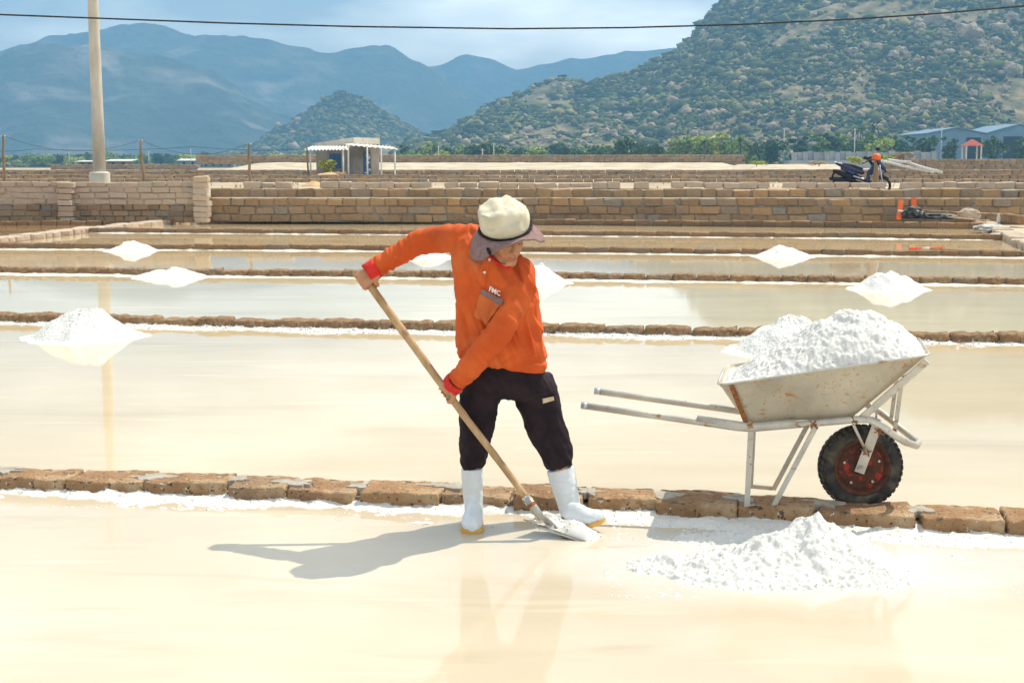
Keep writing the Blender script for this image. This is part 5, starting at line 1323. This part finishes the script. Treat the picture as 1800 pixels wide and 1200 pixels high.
def blob_heap(name, c, rx, ry, h, m, label, cat, seed):
    pts = []; na, nr = 48, 16
    for j in range(nr):
        q = j / (nr - 1) * 1.1
        for i in range(na):
            a = 2 * math.pi * i / (na - 1); x, y = math.cos(a) * q * rx, math.sin(a) * q * ry
            z = h * max(0, 1.05 - math.sqrt(q * q + 0.01)) * (1 + 0.4 * fr((x * 0.8 + seed, y * 0.8, 0), 4)) - (0.05 if q > 1 else 0)
            pts.append(V((x, y, z)))
    o = obj(name, grid_mesh(name, pts, na, nr), m, None, c); tag(o, label, cat); return o
p = P(548, 316, 100); blob_heap('sand_pile', V((p.x + 0.6, 104, 0.72)), 1.6, 1.2, 0.42, M_sand, 'cone of orange builder sand left of the shed', 'sand pile', 3)
p = P(540, 330, 60); blob_heap('sand_pile', V((p.x, 62, 0.72)), 0.6, 0.5, 0.28, M_sand, 'little mound of orange sand on the terrace edge', 'sand pile', 5)
r = random.Random(6); ORD_ = ('first', 'second', 'third', 'fourth', 'fifth', 'sixth')
for k in range(6):
    p = P(588 + k * 3.2, 300, 112 + r.uniform(-1, 1)); o = bpy.data.objects.new('rubble_block', r.choice(BLOCKS)); COL.objects.link(o); o.location = (p.x, p.y, 0.86); o.scale = (0.5, 0.4, 0.32 + .1 * r.random()); o.rotation_euler = (r.uniform(-.4, .4), r.uniform(-.4, .4), r.uniform(0, 3))
    tag(o, 'pale broken block, %s from the left in the rubble before the shed' % ORD_[k], 'rubble block', 'rubble blocks by the shed')

# ================================================================== TREES
def leaf_cloud(r, blobs, n, ls, seed=0):
    vs, fs = [], []
    for _ in range(n):
        b = r.choices(blobs, [q[3] ** 2 for q in blobs])[0]; d = V((r.gauss(0, 1), r.gauss(0, 1), r.gauss(0, 1))).normalized() * (r.random() ** 0.4) * b[3]
        c = V((b[0] + d.x, b[1] + d.y, b[2] + d.z * 0.8)); s_ = ls * r.uniform(.6, 1.3); u = V((r.gauss(0, 1), r.gauss(0, 1), r.gauss(0, 0.6))).normalized(); v = u.cross(V((r.gauss(0, 1), r.gauss(0, 1), r.gauss(0, 1)))).normalized()
        o = len(vs); vs += [c - u * s_ - v * s_ * .5, c + u * s_ - v * s_ * .6, c + u * s_ * .7 + v * s_ * .6, c - u * s_ * .8 + v * s_ * .5]; fs.append((o, o + 1, o + 2, o + 3))
    return vs, fs
def tree_proto(kind, seed):
    """crown and trunk meshes of a tree 1 unit high"""
    r = random.Random(seed)
    if kind == 'round': blobs = [(r.uniform(-.28, .28), r.uniform(-.28, .28), r.uniform(.42, .78), r.uniform(.14, .24)) for _ in range(9)] + [(0, 0, .62, .28), (.1, 0, .35, .22), (-.12, 0, .3, .2)]
    elif kind == 'tall': blobs = [(r.uniform(-.14, .14), r.uniform(-.14, .14), .25 + .08 * k, .17 - .012 * k) for k in range(9)]
    else: blobs = [(r.uniform(-.5, .5), r.uniform(-.3, .3), r.uniform(.25, .6), r.uniform(.18, .32)) for _ in range(10)]
    vs, fs = leaf_cloud(r, blobs, 520, 0.055); cm = bpy.data.meshes.new('crown'); cm.from_pydata(vs, [], fs); cm.update()
    mb = MB(); mb.tube([V((0, 0, -0.05)), V((.01, 0, .2)), V((-.01, 0, .5))], [0.035, 0.028, 0.012], 6)
    for k in range(4):
        a = r.uniform(0, 6.28); mb.tube([V((0, 0, .22 + .05 * k)), V((math.cos(a) * .2, math.sin(a) * .2, .5 + .05 * k))], [0.016, 0.006], 4)
    return cm, mb.mesh('trunk')
PROT = {k: [tree_proto(k, 10 * i + j) for j in range(3)] for i, k in enumerate(('round', 'tall', 'bush'))}
MESHC = {}
def tree(px, ytop, ybase, Y, kind, m, label, group, z0=None, wide=1.0, name='tree', seed=None):
    r = random.Random(int(px * 7 + Y)); cm, tm_ = PROT[kind][r.randrange(3)]
    key = (cm.name, m.name)
    if key not in MESHC:
        c2 = cm.copy(); c2.name = 'crown'; c2.materials.append(m); MESHC[key] = c2
    if not tm_.materials: tm_.materials.append(M_bark)
    zt = HC + (290 - ytop) / FPX * Y; zb2 = z0 if z0 is not None else HC + (290 - ybase) / FPX * Y; h = max(zt - zb2, 0.5); p = P(px, 290, Y)
    t = thing(name, label, 'tree', (p.x, Y, zb2), group); t.scale = (h * wide, h * wide, h); t.rotation_euler = (0, 0, r.uniform(0, 6.28))
    for nm, me in (('crown', MESHC[key]), ('trunk', tm_)):
        o = bpy.data.objects.new(nm, me); COL.objects.link(o); o.parent = t
    return t
def palm(px, ytop, Y, z0, label, group=None):
    r = random.Random(int(px)); p = P(px, 290, Y); h = HC + (290 - ytop) / FPX * Y - z0; t = thing('palm_tree', label, 'palm', (p.x, Y, z0), group); c = V((p.x, Y, z0))
    mb = MB(); mb.tube([c, c + V((.15, 0, h * .5)), c + V((.1, 0, h * .84))], [0.24, 0.17, 0.13], 8); mb.build('trunk', M_bark, t, True)
    mb = MB(); hub = c + V((.1, 0, h * .84)); L0 = max(1.6, h * 0.42)
    for k in range(15):
        a = 2 * math.pi * k / 15 + r.uniform(-.2, .2); el = r.uniform(-.1, 1.0); prev = hub; d = V((math.cos(a) * math.cos(el), math.sin(a) * math.cos(el), math.sin(el)))
        for s2 in range(6):
            nx = prev + d * (L0 / 6); d = (d - Z_ * 0.24).normalized(); w_ = 0.28 * (1 - abs(s2 - 2) / 5); sd2 = d.cross(Z_).normalized() * w_
            o = len(mb.v); mb.add([prev, nx, nx + sd2 - Z_ * w_ * .7, prev + sd2 - Z_ * w_ * .7, nx - sd2 - Z_ * w_ * .7, prev - sd2 - Z_ * w_ * .7], [(0, 1, 2, 3), (1, 0, 5, 4)]); prev = nx
    mb.build('fronds', M_leafd, t)
ORD = 'first second third fourth fifth sixth seventh eighth ninth tenth eleventh twelfth thirteenth fourteenth fifteenth sixteenth seventeenth eighteenth nineteenth twentieth'.split()
def ordn(k):
    if k < 20: return ORD[k]
    t_ = ('twenty', 'thirty', 'forty', 'fifty', 'sixty', 'seventy')[(k + 1) // 10 - 2]
    return t_ + '-' + ORD[(k + 1) % 10 - 1] if (k + 1) % 10 else {'twenty': 'twentieth', 'thirty': 'thirtieth', 'forty': 'fortieth', 'fifty': 'fiftieth', 'sixty': 'sixtieth', 'seventy': 'seventieth'}[t_]
GR = 'trees in the row behind the tall far dike'
SHAPES = {'round': 'round-crowned', 'tall': 'slim', 'bush': 'low bushy'}
r = random.Random(21)
# the distinct trees right of centre
for k, (px, yt, Y, kind, m, tone, wd) in enumerate(sorted([
    (1100, 234, 300, 'round', M_leafd, 'dark', 1.0), (1126, 246, 290, 'round', M_leafd, 'dark', 1.1), (1150, 246, 300, 'round', M_leafd, 'dark', 1.0), (1172, 250, 310, 'bush', M_leafm, 'mid-green', 1.1),
    (1200, 236, 300, 'round', M_leafm, 'mid-green', 1.1), (1222, 231, 310, 'round', M_leafl, 'yellow-green', 1.1), (1243, 236, 305, 'round', M_leafl, 'yellow-green', 0.9), (1262, 229, 300, 'tall', M_leafl, 'yellow-green', 1.3), (1282, 238, 300, 'round', M_leafm, 'mid-green', 1.0),
    (1240, 252, 285, 'bush', M_leafd, 'dark', 1.0), (1312, 238, 290, 'tall', M_leafm, 'mid-green', 1.4), (1328, 246, 290, 'round', M_leafd, 'dark', .9),
    (1354, 241, 320, 'round', M_leafd, 'dark', 1.2), (1402, 238, 330, 'tall', M_leafd, 'dark', 1.5), (1440, 234, 330, 'tall', M_leafm, 'dusty', 1.2), (1458, 232, 335, 'tall', M_leafd, 'dusty dark', 1.2), (1476, 232, 340, 'tall', M_leafm, 'dusty', 1.2),
    (1500, 240, 320, 'round', M_leafd, 'dark', 1.0), (1532, 228, 330, 'round', M_leafm, 'fresh green', 1.2), (1545, 236, 325, 'round', M_leafl, 'yellow-green', 1.0), (1572, 232, 335, 'round', M_leafd, 'bluish dark', 1.1), (1592, 236, 335, 'tall', M_leafd, 'bluish dark', 1.3),
    (1623, 234, 310, 'round', M_leafd, 'dark', 1.0), (1670, 238, 300, 'tall', M_leafd, 'thin dark', 1.2), (1743, 233, 300, 'round', M_leafd, 'dark round', .95), (1795, 240, 300, 'tall', M_leafd, 'dark edge', 1.2)], key=lambda q: q[0])):
    tree(px, yt, 272, Y, kind, m, '%s %s tree, %s from the left in the row under the near mountain' % (tone, SHAPES[kind], ordn(k)), GR, 0.9, wd * 0.95)
for px, yt, Y in ((1236, 248, 270), (1300, 250, 270)): palm(px, yt - 6, Y, 0.95, 'dusty palm with drooping fronds at the front of the tree row, ' + ('under the yellow-green trees' if px < 1270 else 'at its right end'))
palm(1510, 216, 345, 0.9, 'taller coconut palm above the fresh green tree, left one'); palm(1534, 213, 345, 0.9, 'taller coconut palm above the fresh green tree, right one')
for k in range(34):
    px = 712 + k * 11.2 + r.uniform(-4, 4); kind = r.choice(('round', 'bush', 'round', 'tall')); m = r.choice((M_leafd, M_leafm, M_leafd, M_leafl))
    if px > 1090: break
    tree(px, r.uniform(246, 262), 274, r.uniform(330, 420), kind, m, '%s %s tree, %s right of the shed in the band behind the far dike' % ({'leaf_dark': 'dark', 'leaf_mid': 'mid-green', 'leaf_light': 'yellow-green'}[m.name], SHAPES[kind], ordn(k)), 'trees in the band between shed and hill', 0.9, r.uniform(0.9, 1.5))
for k in range(62):
    px = -10 + k * 9.1 + r.uniform(-3, 3); kind = r.choice(('round', 'bush', 'bush', 'round')); m = r.choice((M_leafd, M_leafm, M_leafm, M_leafl, M_leafd))
    tree(px, r.uniform(264, 277), 290, r.uniform(480, 620), kind, m, '%s %s tree, %s from the left edge in the distant tree line' % ({'leaf_dark': 'dark', 'leaf_mid': 'mid-green', 'leaf_light': 'yellow-green'}[m.name], SHAPES[kind], ordn(k)), 'trees in the distant line on the left', 0.9, r.uniform(1.0, 1.9))
# low greenery filling the feet of the tree rows
def hedge(label, px0, px1, Y0, Y1, n_, h, m, seed, z0=0.9):
    r = random.Random(seed); pos, scl = [], []
    for _ in range(n_):
        Y = r.uniform(Y0, Y1); px = r.uniform(px0, px1); s_ = h * r.uniform(.4, 1.1); pos.append(((px - 900) / FPX * Y, Y, z0 + s_ * .5)); scl.append((s_ * 1.3, s_ * 1.2, s_))
    o = obj('undergrowth', scatter_mesh('undergrowth', pos, scl, ICO1, 0.4), m); tag(o, label, 'undergrowth', kind='stuff')
hedge('scrubby undergrowth along the foot of the tree rows on the right', 700, 1900, 320, 460, 3000, 1.0, M_scrub, 1)
hedge('bushy green foothill between the tree band and the mountain', 640, 1400, 430, 640, 4000, 1.3, M_scrub, 2)
hedge('low greenery under the distant left tree line', -60, 720, 480, 900, 4500, 0.95, M_scrub, 3)
t = tree(578, 276, 309, 113.5, 'round', M_leafy, 'small yellow-green tree growing in front of the shed window', 'small trees near the shed', 0.62, 1.15); del t['group']
for px, yt, yb, Y, m, lab, wd in ((1556, 268, 288, 110, M_leafl, 'green weedy bush just behind the motorbike handlebar', 1.6), (1510, 272, 288, 112, M_leafl, 'green weedy bush behind the motorbike seat', 2.2), (1588, 263, 285, 118, M_dry, 'dry leafless-looking bush right of the orange helmet', 1.5), (1330, 280, 292, 130, M_leafl, 'low green bush on the sandy bank end', 2.2), (1440, 281, 292, 125, M_foil, 'tuft of dry straw-coloured weeds on the sandy bank', 2.4)):
    t = tree(px, yt, yb, Y, 'bush', m, lab, None, None, wd, 'bush'); t['category'] = 'bush'

# ================================================================== BLOCK YARD, SHEDS, POLES FAR OFF
mb = MB(); a, b = PX(1385, 300), PX(1900, 300); mb.box(((a.x + b.x) / 2, 301, 1.7), (b.x - a.x, 7, 1.9)); o = mb.build('yard_plinth', M_grey); tag(o, 'grey concrete plinth wall under the stacks of blocks', 'wall')
r = random.Random(31); base = None
for k in range(27):
    px = 1396 + k * 9.4; Y = 299.2 + (k % 2) * .5; h = r.uniform(1.7, 2.1); p = PX(px, Y)
    if base is None:
        mb = MB()
        for i in range(2):
            for j in range(4): mb.box(((i - .5) * .55, 0, j * .25 + .125), (.53, 1.0, .235))
        base = mb.mesh('block_stack'); base.materials.append(M_grey)
    o = bpy.data.objects.new('block_stack', base); COL.objects.link(o); o.location = (p.x, Y, 2.66); o.scale = (1.0, 1, h)
    tag(o, 'grey stack of concrete blocks, %s from the left in the yard row' % ordn(k), 'block stack', 'stacks of concrete blocks in the yard')
def warehouse(label, px0, px1, ye, yr, Y, dark):
    a, b = PX(px0, Y), PX(px1, Y); ze, zr = zpx(ye, Y), zpx(yr, Y); root = thing('warehouse', label, 'warehouse', (a.x, Y, 0.9)); mx_ = (a.x + b.x) / 2
    mb = MB(); mb.loft([[V((a.x, y, .9)), V((b.x, y, .9)), V((b.x, y, ze)), V((mx_, y, zr)), V((a.x, y, ze))] for y in (Y, Y + 30)]); mb.build('wall', M_ware, root, False, True)
    mb = MB(); e = 0.25
    for s2 in (0, 1):
        x0, x1 = (a.x - e, mx_) if s2 == 0 else (b.x + e, mx_); mb.add([V((x0, Y - .5, ze + .02)), V((x1, Y - .5, zr + .1)), V((x1, Y + 30.5, zr + .1)), V((x0, Y + 30.5, ze + .02)), V((x0, Y - .5, ze + .3)), V((x1, Y - .5, zr + .38)), V((x1, Y + 30.5, zr + .38)), V((x0, Y + 30.5, ze + .3))], [(0, 1, 2, 3), (4, 7, 6, 5), (0, 4, 5, 1), (1, 5, 6, 2), (2, 6, 7, 3), (3, 7, 4, 0)])
    mb.build('roof', M_ware, root, False, True)
    p0, p1 = PX(dark[0], Y), PX(dark[1], Y); mb = MB(); mb.box(((p0.x + p1.x) / 2, Y - .02, (zpx(dark[2], Y) + .9) / 2), (p1.x - p0.x, .3, zpx(dark[2], Y) - .9)); mb.build('doorway', M_dark, root)
warehouse('pale blue warehouse with shallow gable, left of two', 1626, 1732, 237, 227, 400, (1697, 1722, 243))
warehouse('larger blue-green warehouse with dark opening at the right edge', 1726, 1850, 238, 221, 415, (1762, 1795, 241))
Yp = 262; p = PX(1707, Yp); pv = thing('pavilion', 'small pavilion with red hipped roof in front of the warehouses', 'pavilion', (p.x, Yp, .98))
mb = MB(); ze, zr = zpx(257, Yp), zpx(246, Yp); mb.add([V((p.x - 1.9, Yp - 1.5, ze)), V((p.x + 1.9, Yp - 1.5, ze)), V((p.x + 1.9, Yp + 1.5, ze)), V((p.x - 1.9, Yp + 1.5, ze)), V((p.x - .2, Yp, zr)), V((p.x + .2, Yp, zr))], [(0, 1, 5, 4), (1, 2, 5), (2, 3, 4, 5), (3, 0, 4), (3, 2, 1, 0)]); mb.build('roof', M_tile, pv)
for x_ in (-1.4, 1.4):
    for y_ in (-1.2, 1.2): mb = MB(); mb.box((p.x + x_, Yp + y_, (ze + .98) / 2), (.22, .22, ze - .98)); mb.build('post', M_conc, pv)
mb = MB(); mb.box((p.x - .3, Yp + 1.0, 1.9), (2.0, .2, 1.8)); mb.build('back_wall', M_render, pv)
def lowhouse(label, px0, px1, yb, ye, yr, Y, mw, mr):
    a, b = PX(px0, Y), PX(px1, Y); root = thing('low_building', label, 'building', (a.x, Y, .9)); ze, zr = zpx(ye, Y), zpx(yr, Y)
    mb = MB(); mb.box(((a.x + b.x) / 2, Y + 2.5, (ze + .9) / 2), (b.x - a.x, 5, ze - .9)); mb.build('wall', mw, root)
    mb = MB(); mb.loft([[V((x, Y - .8, ze)), V((x, Y + 5.6, zr)), V((x, Y + 5.6, zr + .15)), V((x, Y - .8, ze + .15))] for x in (a.x - .8, b.x + .8)]); mb.build('roof', mr, root, False, True)
    n_ = max(2, int((b.x - a.x) / 2.2))
    for k in range(n_): x = a.x + (b.x - a.x) * (k + .5) / n_; mb = MB(); mb.box((x, Y - .05, (ze + .9) / 2), (.7, .2, (ze - .9) * .75)); mb.build('opening', M_dark, root)
lowhouse('low blue building on the far left between two posts', 316, 346, 291, 283, 280, 420, M_ware, M_roofw)
lowhouse('low brown shed with lean-to roof right of the concrete pole', 190, 226, 291, 284, 281, 330, M_render, M_roofw)
lowhouse('low grey shed left of the concrete pole', 138, 164, 291, 285, 283, 335, M_render, M_roofw)
lowhouse('long pale-roofed building beyond the end of the far dike', 355, 410, 290, 277, 274, 440, M_render, M_roofw)
lowhouse('white-roofed low building behind the block stacks', 1500, 1545, 270, 258, 252, 335, M_grey, M_roofw)
for k, (px, yt, Y, lab) in enumerate([(1501, 227, 310, 'tall grey utility pole behind the stacked blocks'), (1377, 227, 330, 'thin utility pole left of the block yard'), (1653, 224, 360, 'thin utility pole by the left warehouse'), (848, 262, 300, 'short pole on the far dike right of the hat'), (868, 252, 320, 'thin pole in the tree band behind the worker'), (771, 256, 320, 'thin pole in the tree band right of the shed'), (1135, 256, 300, 'thin pole among the dark round trees'),
                                     (122, 268, 420, 'thin pole in the left tree line near the pole foot'), (262, 266, 420, 'thin pole in the left tree line by the leaning post'), (336, 262, 420, 'thin pole in the left tree line above the blue building')]):
    p = PX(px, Y); zt = zpx(yt, Y); root = thing('utility_pole', lab, 'pole', (p.x, Y, .9), 'utility poles far off'); mb = MB(); mb.tube([V((p.x, Y, .9)), V((p.x, Y, zt))], [.16, .1], 8); mb.build('shaft', M_conc, root, True)
    mb = MB(); mb.box((p.x, Y, zt - .3), (1.2, .1, .1)); mb.build('crossarm', M_conc, root)
for k, (x0, y0, x1, y1, Y) in enumerate([(1550, 283, 1640, 302, 90), (1590, 284, 1655, 303, 88), (1563, 281, 1600, 285, 92)]):
    a, b = P(x0, y0, Y), P(x1, y1, Y - 6); mb = MB(); mb.tube([a, a.lerp(b, .5) - Z_ * .03, b], 0.085, 10); o = mb.build('pipe', M_pvc, None, True); tag(o, ['long grey plastic pipe sloping down behind the motorbike', 'second grey plastic pipe crossing the long one on its right', 'short grey pipe at the upper end of the pipes'][k], 'pipe', 'grey pipes behind the motorbike')

# ================================================================== MOTORBIKE
YM = 43.0; KM = FPX / YM
def M_(px, py, dy=0.0): return P(px, py, YM + dy)
zg = 0.74
mk = thing('motorbike', 'dark blue step-through motorbike parked behind the stone wall', 'motorbike', (M_(1510, 300).x, YM, zg))
def bwheel(px, R=0.285, nm='wheel'):
    c = V((M_(px, 320).x, YM, zg + R)); rings = []
    for k in range(30):
        a = 2 * math.pi * k / 30; rings.append([c + V((math.cos(a) * (R - .042 + .042 * math.cos(q)), .042 * math.sin(q), math.sin(a) * (R - .042 + .042 * math.cos(q)))) for q in [2 * math.pi * j / 8 for j in range(8)]])
    mb = MB(); mb.loft(rings, False, True); wh = mb.build(nm, M_bikek, mk, True, True)
    mb = MB()
    for k in range(8):
        a = 2 * math.pi * k / 8; mb.tube([c, c + V((math.cos(a), 0, math.sin(a))) * (R - .07)], .012, 5)
    mb.tube([c - V((0, .07, 0)), c + V((0, .07, 0))], .05, 12); mb.build('rim', M_bikes, wh); return c
cr_, cf_ = bwheel(1478), bwheel(1551)
def bl_(name, m, pieces, ell=None):
    mb = MB()
    for a, ra, b, rb in pieces: mb.capsule(a, ra, b, rb, 12)
    me = remesh(mb, name, 0.014, 2, .5); return obj(name, me, m, mk)
bl_('tail_cowl', M_bikeb, [(M_(1470, 287), .045, M_(1492, 295), .10), (M_(1492, 295), .10, M_(1515, 303), .085), (M_(1480, 296), .05, M_(1500, 305), .08)])
bl_('seat', M_bikek, [(M_(1481, 288.5), .05, M_(1500, 292.5), .085), (M_(1500, 292.5), .085, M_(1514, 297), .06)])
mb = MB(); mb.capsule(M_(1467.5, 286), .035, M_(1476, 288.5), .045, 10); mb.build('tail_light', M_bikes, mk, True)
bl_('engine', M_bikek, [(M_(1490, 316), .10, M_(1512, 320), .12), (M_(1512, 320), .12, M_(1528, 320), .09), (M_(1500, 306), .07, M_(1510, 314), .08)])
bl_('side_panel', M_bikes, [(M_(1501, 310, -.09), .03, M_(1518, 315, -.1), .035), (M_(1505, 316, -.1), .02, M_(1520, 321, -.1), .02)])
bl_('leg_shield', M_bikeb, [(M_(1528, 300, -.05), .05, M_(1524, 322, -.08), .06), (M_(1528, 300, .08), .05, M_(1526, 322, .08), .06), (M_(1538, 288), .08, M_(1530, 304), .09)])
bl_('front_cowl', M_bikeb, [(M_(1543, 284), .08, M_(1553, 296), .075), (M_(1553, 296), .06, M_(1557, 302), .04)])
bl_('headlamp_cowl', M_bikek, [(M_(1527, 279), .06, M_(1542, 276), .08), (M_(1528, 282), .045, M_(1534, 290), .05)])
bl_('rear_fender', M_bikek, [(M_(1474, 303), .08, M_(1495, 312), .10), (M_(1466, 314), .06, M_(1490, 318), .07), (M_(1466, 300), .05, M_(1474, 303), .08), (M_(1463, 310), .03, M_(1468, 300), .045)])
bl_('muffler', M_bikek, [(M_(1460, 314, -.16), .055, M_(1480, 319, -.16), .06), (M_(1480, 319, -.16), .045, M_(1505, 324, -.12), .025)])
bl_('front_fender', M_bikek, [(M_(1551, 309), .05, M_(1561, 314), .035), (M_(1551, 309), .05, M_(1543, 312), .035)])
mb = MB(); mb.tube([M_(1546, 290, -.09), cf_ + V((0, -.09, 0))], .026, 8); mb.tube([M_(1546, 290, .09), cf_ + V((0, .09, 0))], .026, 8); mb.build('fork', M_bikes, mk, True)
mb = MB(); mb.tube([M_(1515, 288, -.3), M_(1526, 283, -.2), M_(1537, 277), M_(1548, 276, .25), M_(1552, 277, .34)], .018, 8); mb.build('handlebar', M_bikek, mk, True)
for a, b in ((M_(1526, 283, -.2), M_(1521, 277.5, -.28)), (M_(1541, 275, .25), M_(1543.5, 262, .3))):
    mb = MB(); mb.tube([a, b], .009, 6); mb.ell(b, (.07, .02, .05), None, 12, 8); mb.build('mirror', M_bikek, mk, True)
# helmet hung on the bars
hc = M_(1540.5, 276.5, -.24); mb = MB(); rings = []
for z, rr in ((-.11, .105), (-.09, .125), (-.03, .138), (.03, .132), (.075, .11), (.11, .07), (.125, .02)): rings.append([hc + V((math.cos(a) * rr, math.sin(a) * rr * 1.1, z)) for a in [2 * math.pi * k / 24 for k in range(24)]])
hl_ = thing('helmet', 'bright orange half helmet hanging on the motorbike handlebar', 'helmet', tuple(hc)); mb.loft(rings); mb.build('shell', M_orange, hl_, True)
mb = MB(); mb.tube([hc + V((math.cos(a) * .128, math.sin(a) * .14, -.095)) for a in [2 * math.pi * k / 24 for k in range(25)]], .012, 6); mb.build('edge_trim', M_bikek, hl_)
a, b = P(1541.5, 330, YM - .35), P(1539, 284, YM - .3); a.z = zg - .02
mb = MB(); rr = random.Random(1); mb.tube([a.lerp(b, k / 8) + V((rr.uniform(-.015, .015), 0, 0)) for k in range(9)], [.115, .105, .10, .095, .09, .085, .075, .06, .045], 9); o = mb.build('wooden_stump', M_wood, None, True); tag(o, 'weathered wooden stump post standing in front of the motorbike', 'stump')

# ================================================================== RAKES, TARP AND LITTER BY THE WALL
def rake(label, b0, b1, hub, tip, rad, mh=M_orange, bh=0.13):
    root = thing('salt_rake', label, 'rake', tuple(hub), 'orange salt rakes'); mb = MB(); mb.bar(b0, b1, 0.055, bh, V((1, 0, 0.0)) if abs((b1 - b0).normalized().x) < .7 else V((0, 0, 1))); mb.build('board', mh, root)
    mb = MB(); mb.tube([hub, hub.lerp(tip, .5) - Z_ * .01, tip], rad, 8); mb.build('handle', M_bamboo, root, True)
    mb = MB(); mb.tube([hub - (tip - hub).normalized() * .06, hub + (tip - hub).normalized() * .08], rad * 1.5, 8); mb.build('ferrule', M_postw, root, True)
rake('orange salt rake leaning at the wall, left of the dark tarp', P(1579.5, 386, 38.1), P(1584, 352, 38.35), P(1582, 371, 38.05), P(1748, 390, 37.6), .021)
rake('orange salt rake upright behind the dark tarp', P(1607, 372, 38.4), P(1606, 347, 38.5), P(1607, 369, 38.3), P(1768, 376.5, 38.2), .018)
a, b, c_, t_ = G(1599, 437.5, .05), G(1656, 435.5, .05), G(1627, 437, .06), G(1760, 440, .06)
rake('orange salt rake lying flat in the far pan on the right', a, b, c_, t_, .02, M_orange, .05)
def crumple(name, c, rad, m, label, cat, seed, amp=.45):
    vs = []
    for v in ICO3[0]:
        p = V((v.x * rad[0], v.y * rad[1], v.z * rad[2])); p *= 1 + amp * (1 - 2 * abs(fr(v * 2.6 + V((seed, 0, 0)), 4))); p.z = max(p.z, -rad[2] * .5); vs.append(p)
    me = bpy.data.meshes.new(name); me.from_pydata(vs, [], ICO3[1]); me.update(); o = obj(name, me, m, None, c); tag(o, label, cat); return o
c_ = P(1606, 378, 38.05); crumple('tarp', c_, (.26, .18, .19), M_tarp, 'crumpled dark tarp bag at the foot of the stone wall', 'tarp', 3)
c_ = P(1650, 382, 38.0); crumple('tarp', c_, (.42, .18, .09), M_tarp, 'flat trailing heap of dark tarp right of the bag', 'tarp', 9)
c_ = P(1703, 379, 38.35); crumple('boulder', c_, (.30, .14, .19), M_wallp, 'pale grey rounded boulder leaning at the stone wall', 'boulder', 5, .2)
c_ = P(1755, 386, 37.6); o = crumple('bottle', c_, (.05, .05, .17), M_pvc, 'white plastic bottle standing at the end of the rake handle', 'bottle', 2, .05)
c_ = P(1782, 420, 31.5); crumple('plastic_sheet', c_, (.55, .4, .12), M_sheetp, 'crumpled grey plastic sheet on the right bank', 'sheet', 12)
c_ = P(1742, 402, 34.0); crumple('plastic_sheet', c_, (.35, .3, .09), M_sheetp, 'small crumpled plastic sheet at the corner of the far pans', 'sheet', 14)
for k, (px, py, Y, lab) in enumerate(((1780, 384, 37.4, 'loose pale block propped at the right end of the wall'), (1795, 386, 36.9, 'dark loose block at the right picture edge by the wall'))):
    o = bpy.data.objects.new('loose_block', BLOCKS[3 + k]); COL.objects.link(o); o.location = P(px, py, Y); o.scale = (.42, .25, .24); o.rotation_euler = (.1, .12, .3); tag(o, lab, 'block')
# dry weeds on the terrace
r = random.Random(77); mb = MB()
for _ in range(260):
    Y = r.uniform(44, 100); px = r.uniform(-20, 1820); c_ = PX(px, Y, .72); h = r.uniform(.08, .3)
    for q in range(4):
        d = V((r.uniform(-.5, .5), r.uniform(-.5, .5), 1)).normalized(); s2 = V((d.z, 0, -d.x)) * .012; mb.add([c_ - s2, c_ + s2, c_ + d * h], [(0, 1, 2)])
o = mb.build('dry_weeds', M_foil); tag(o, 'thin dry weeds sprouting on the terrace', 'weeds', kind='stuff')
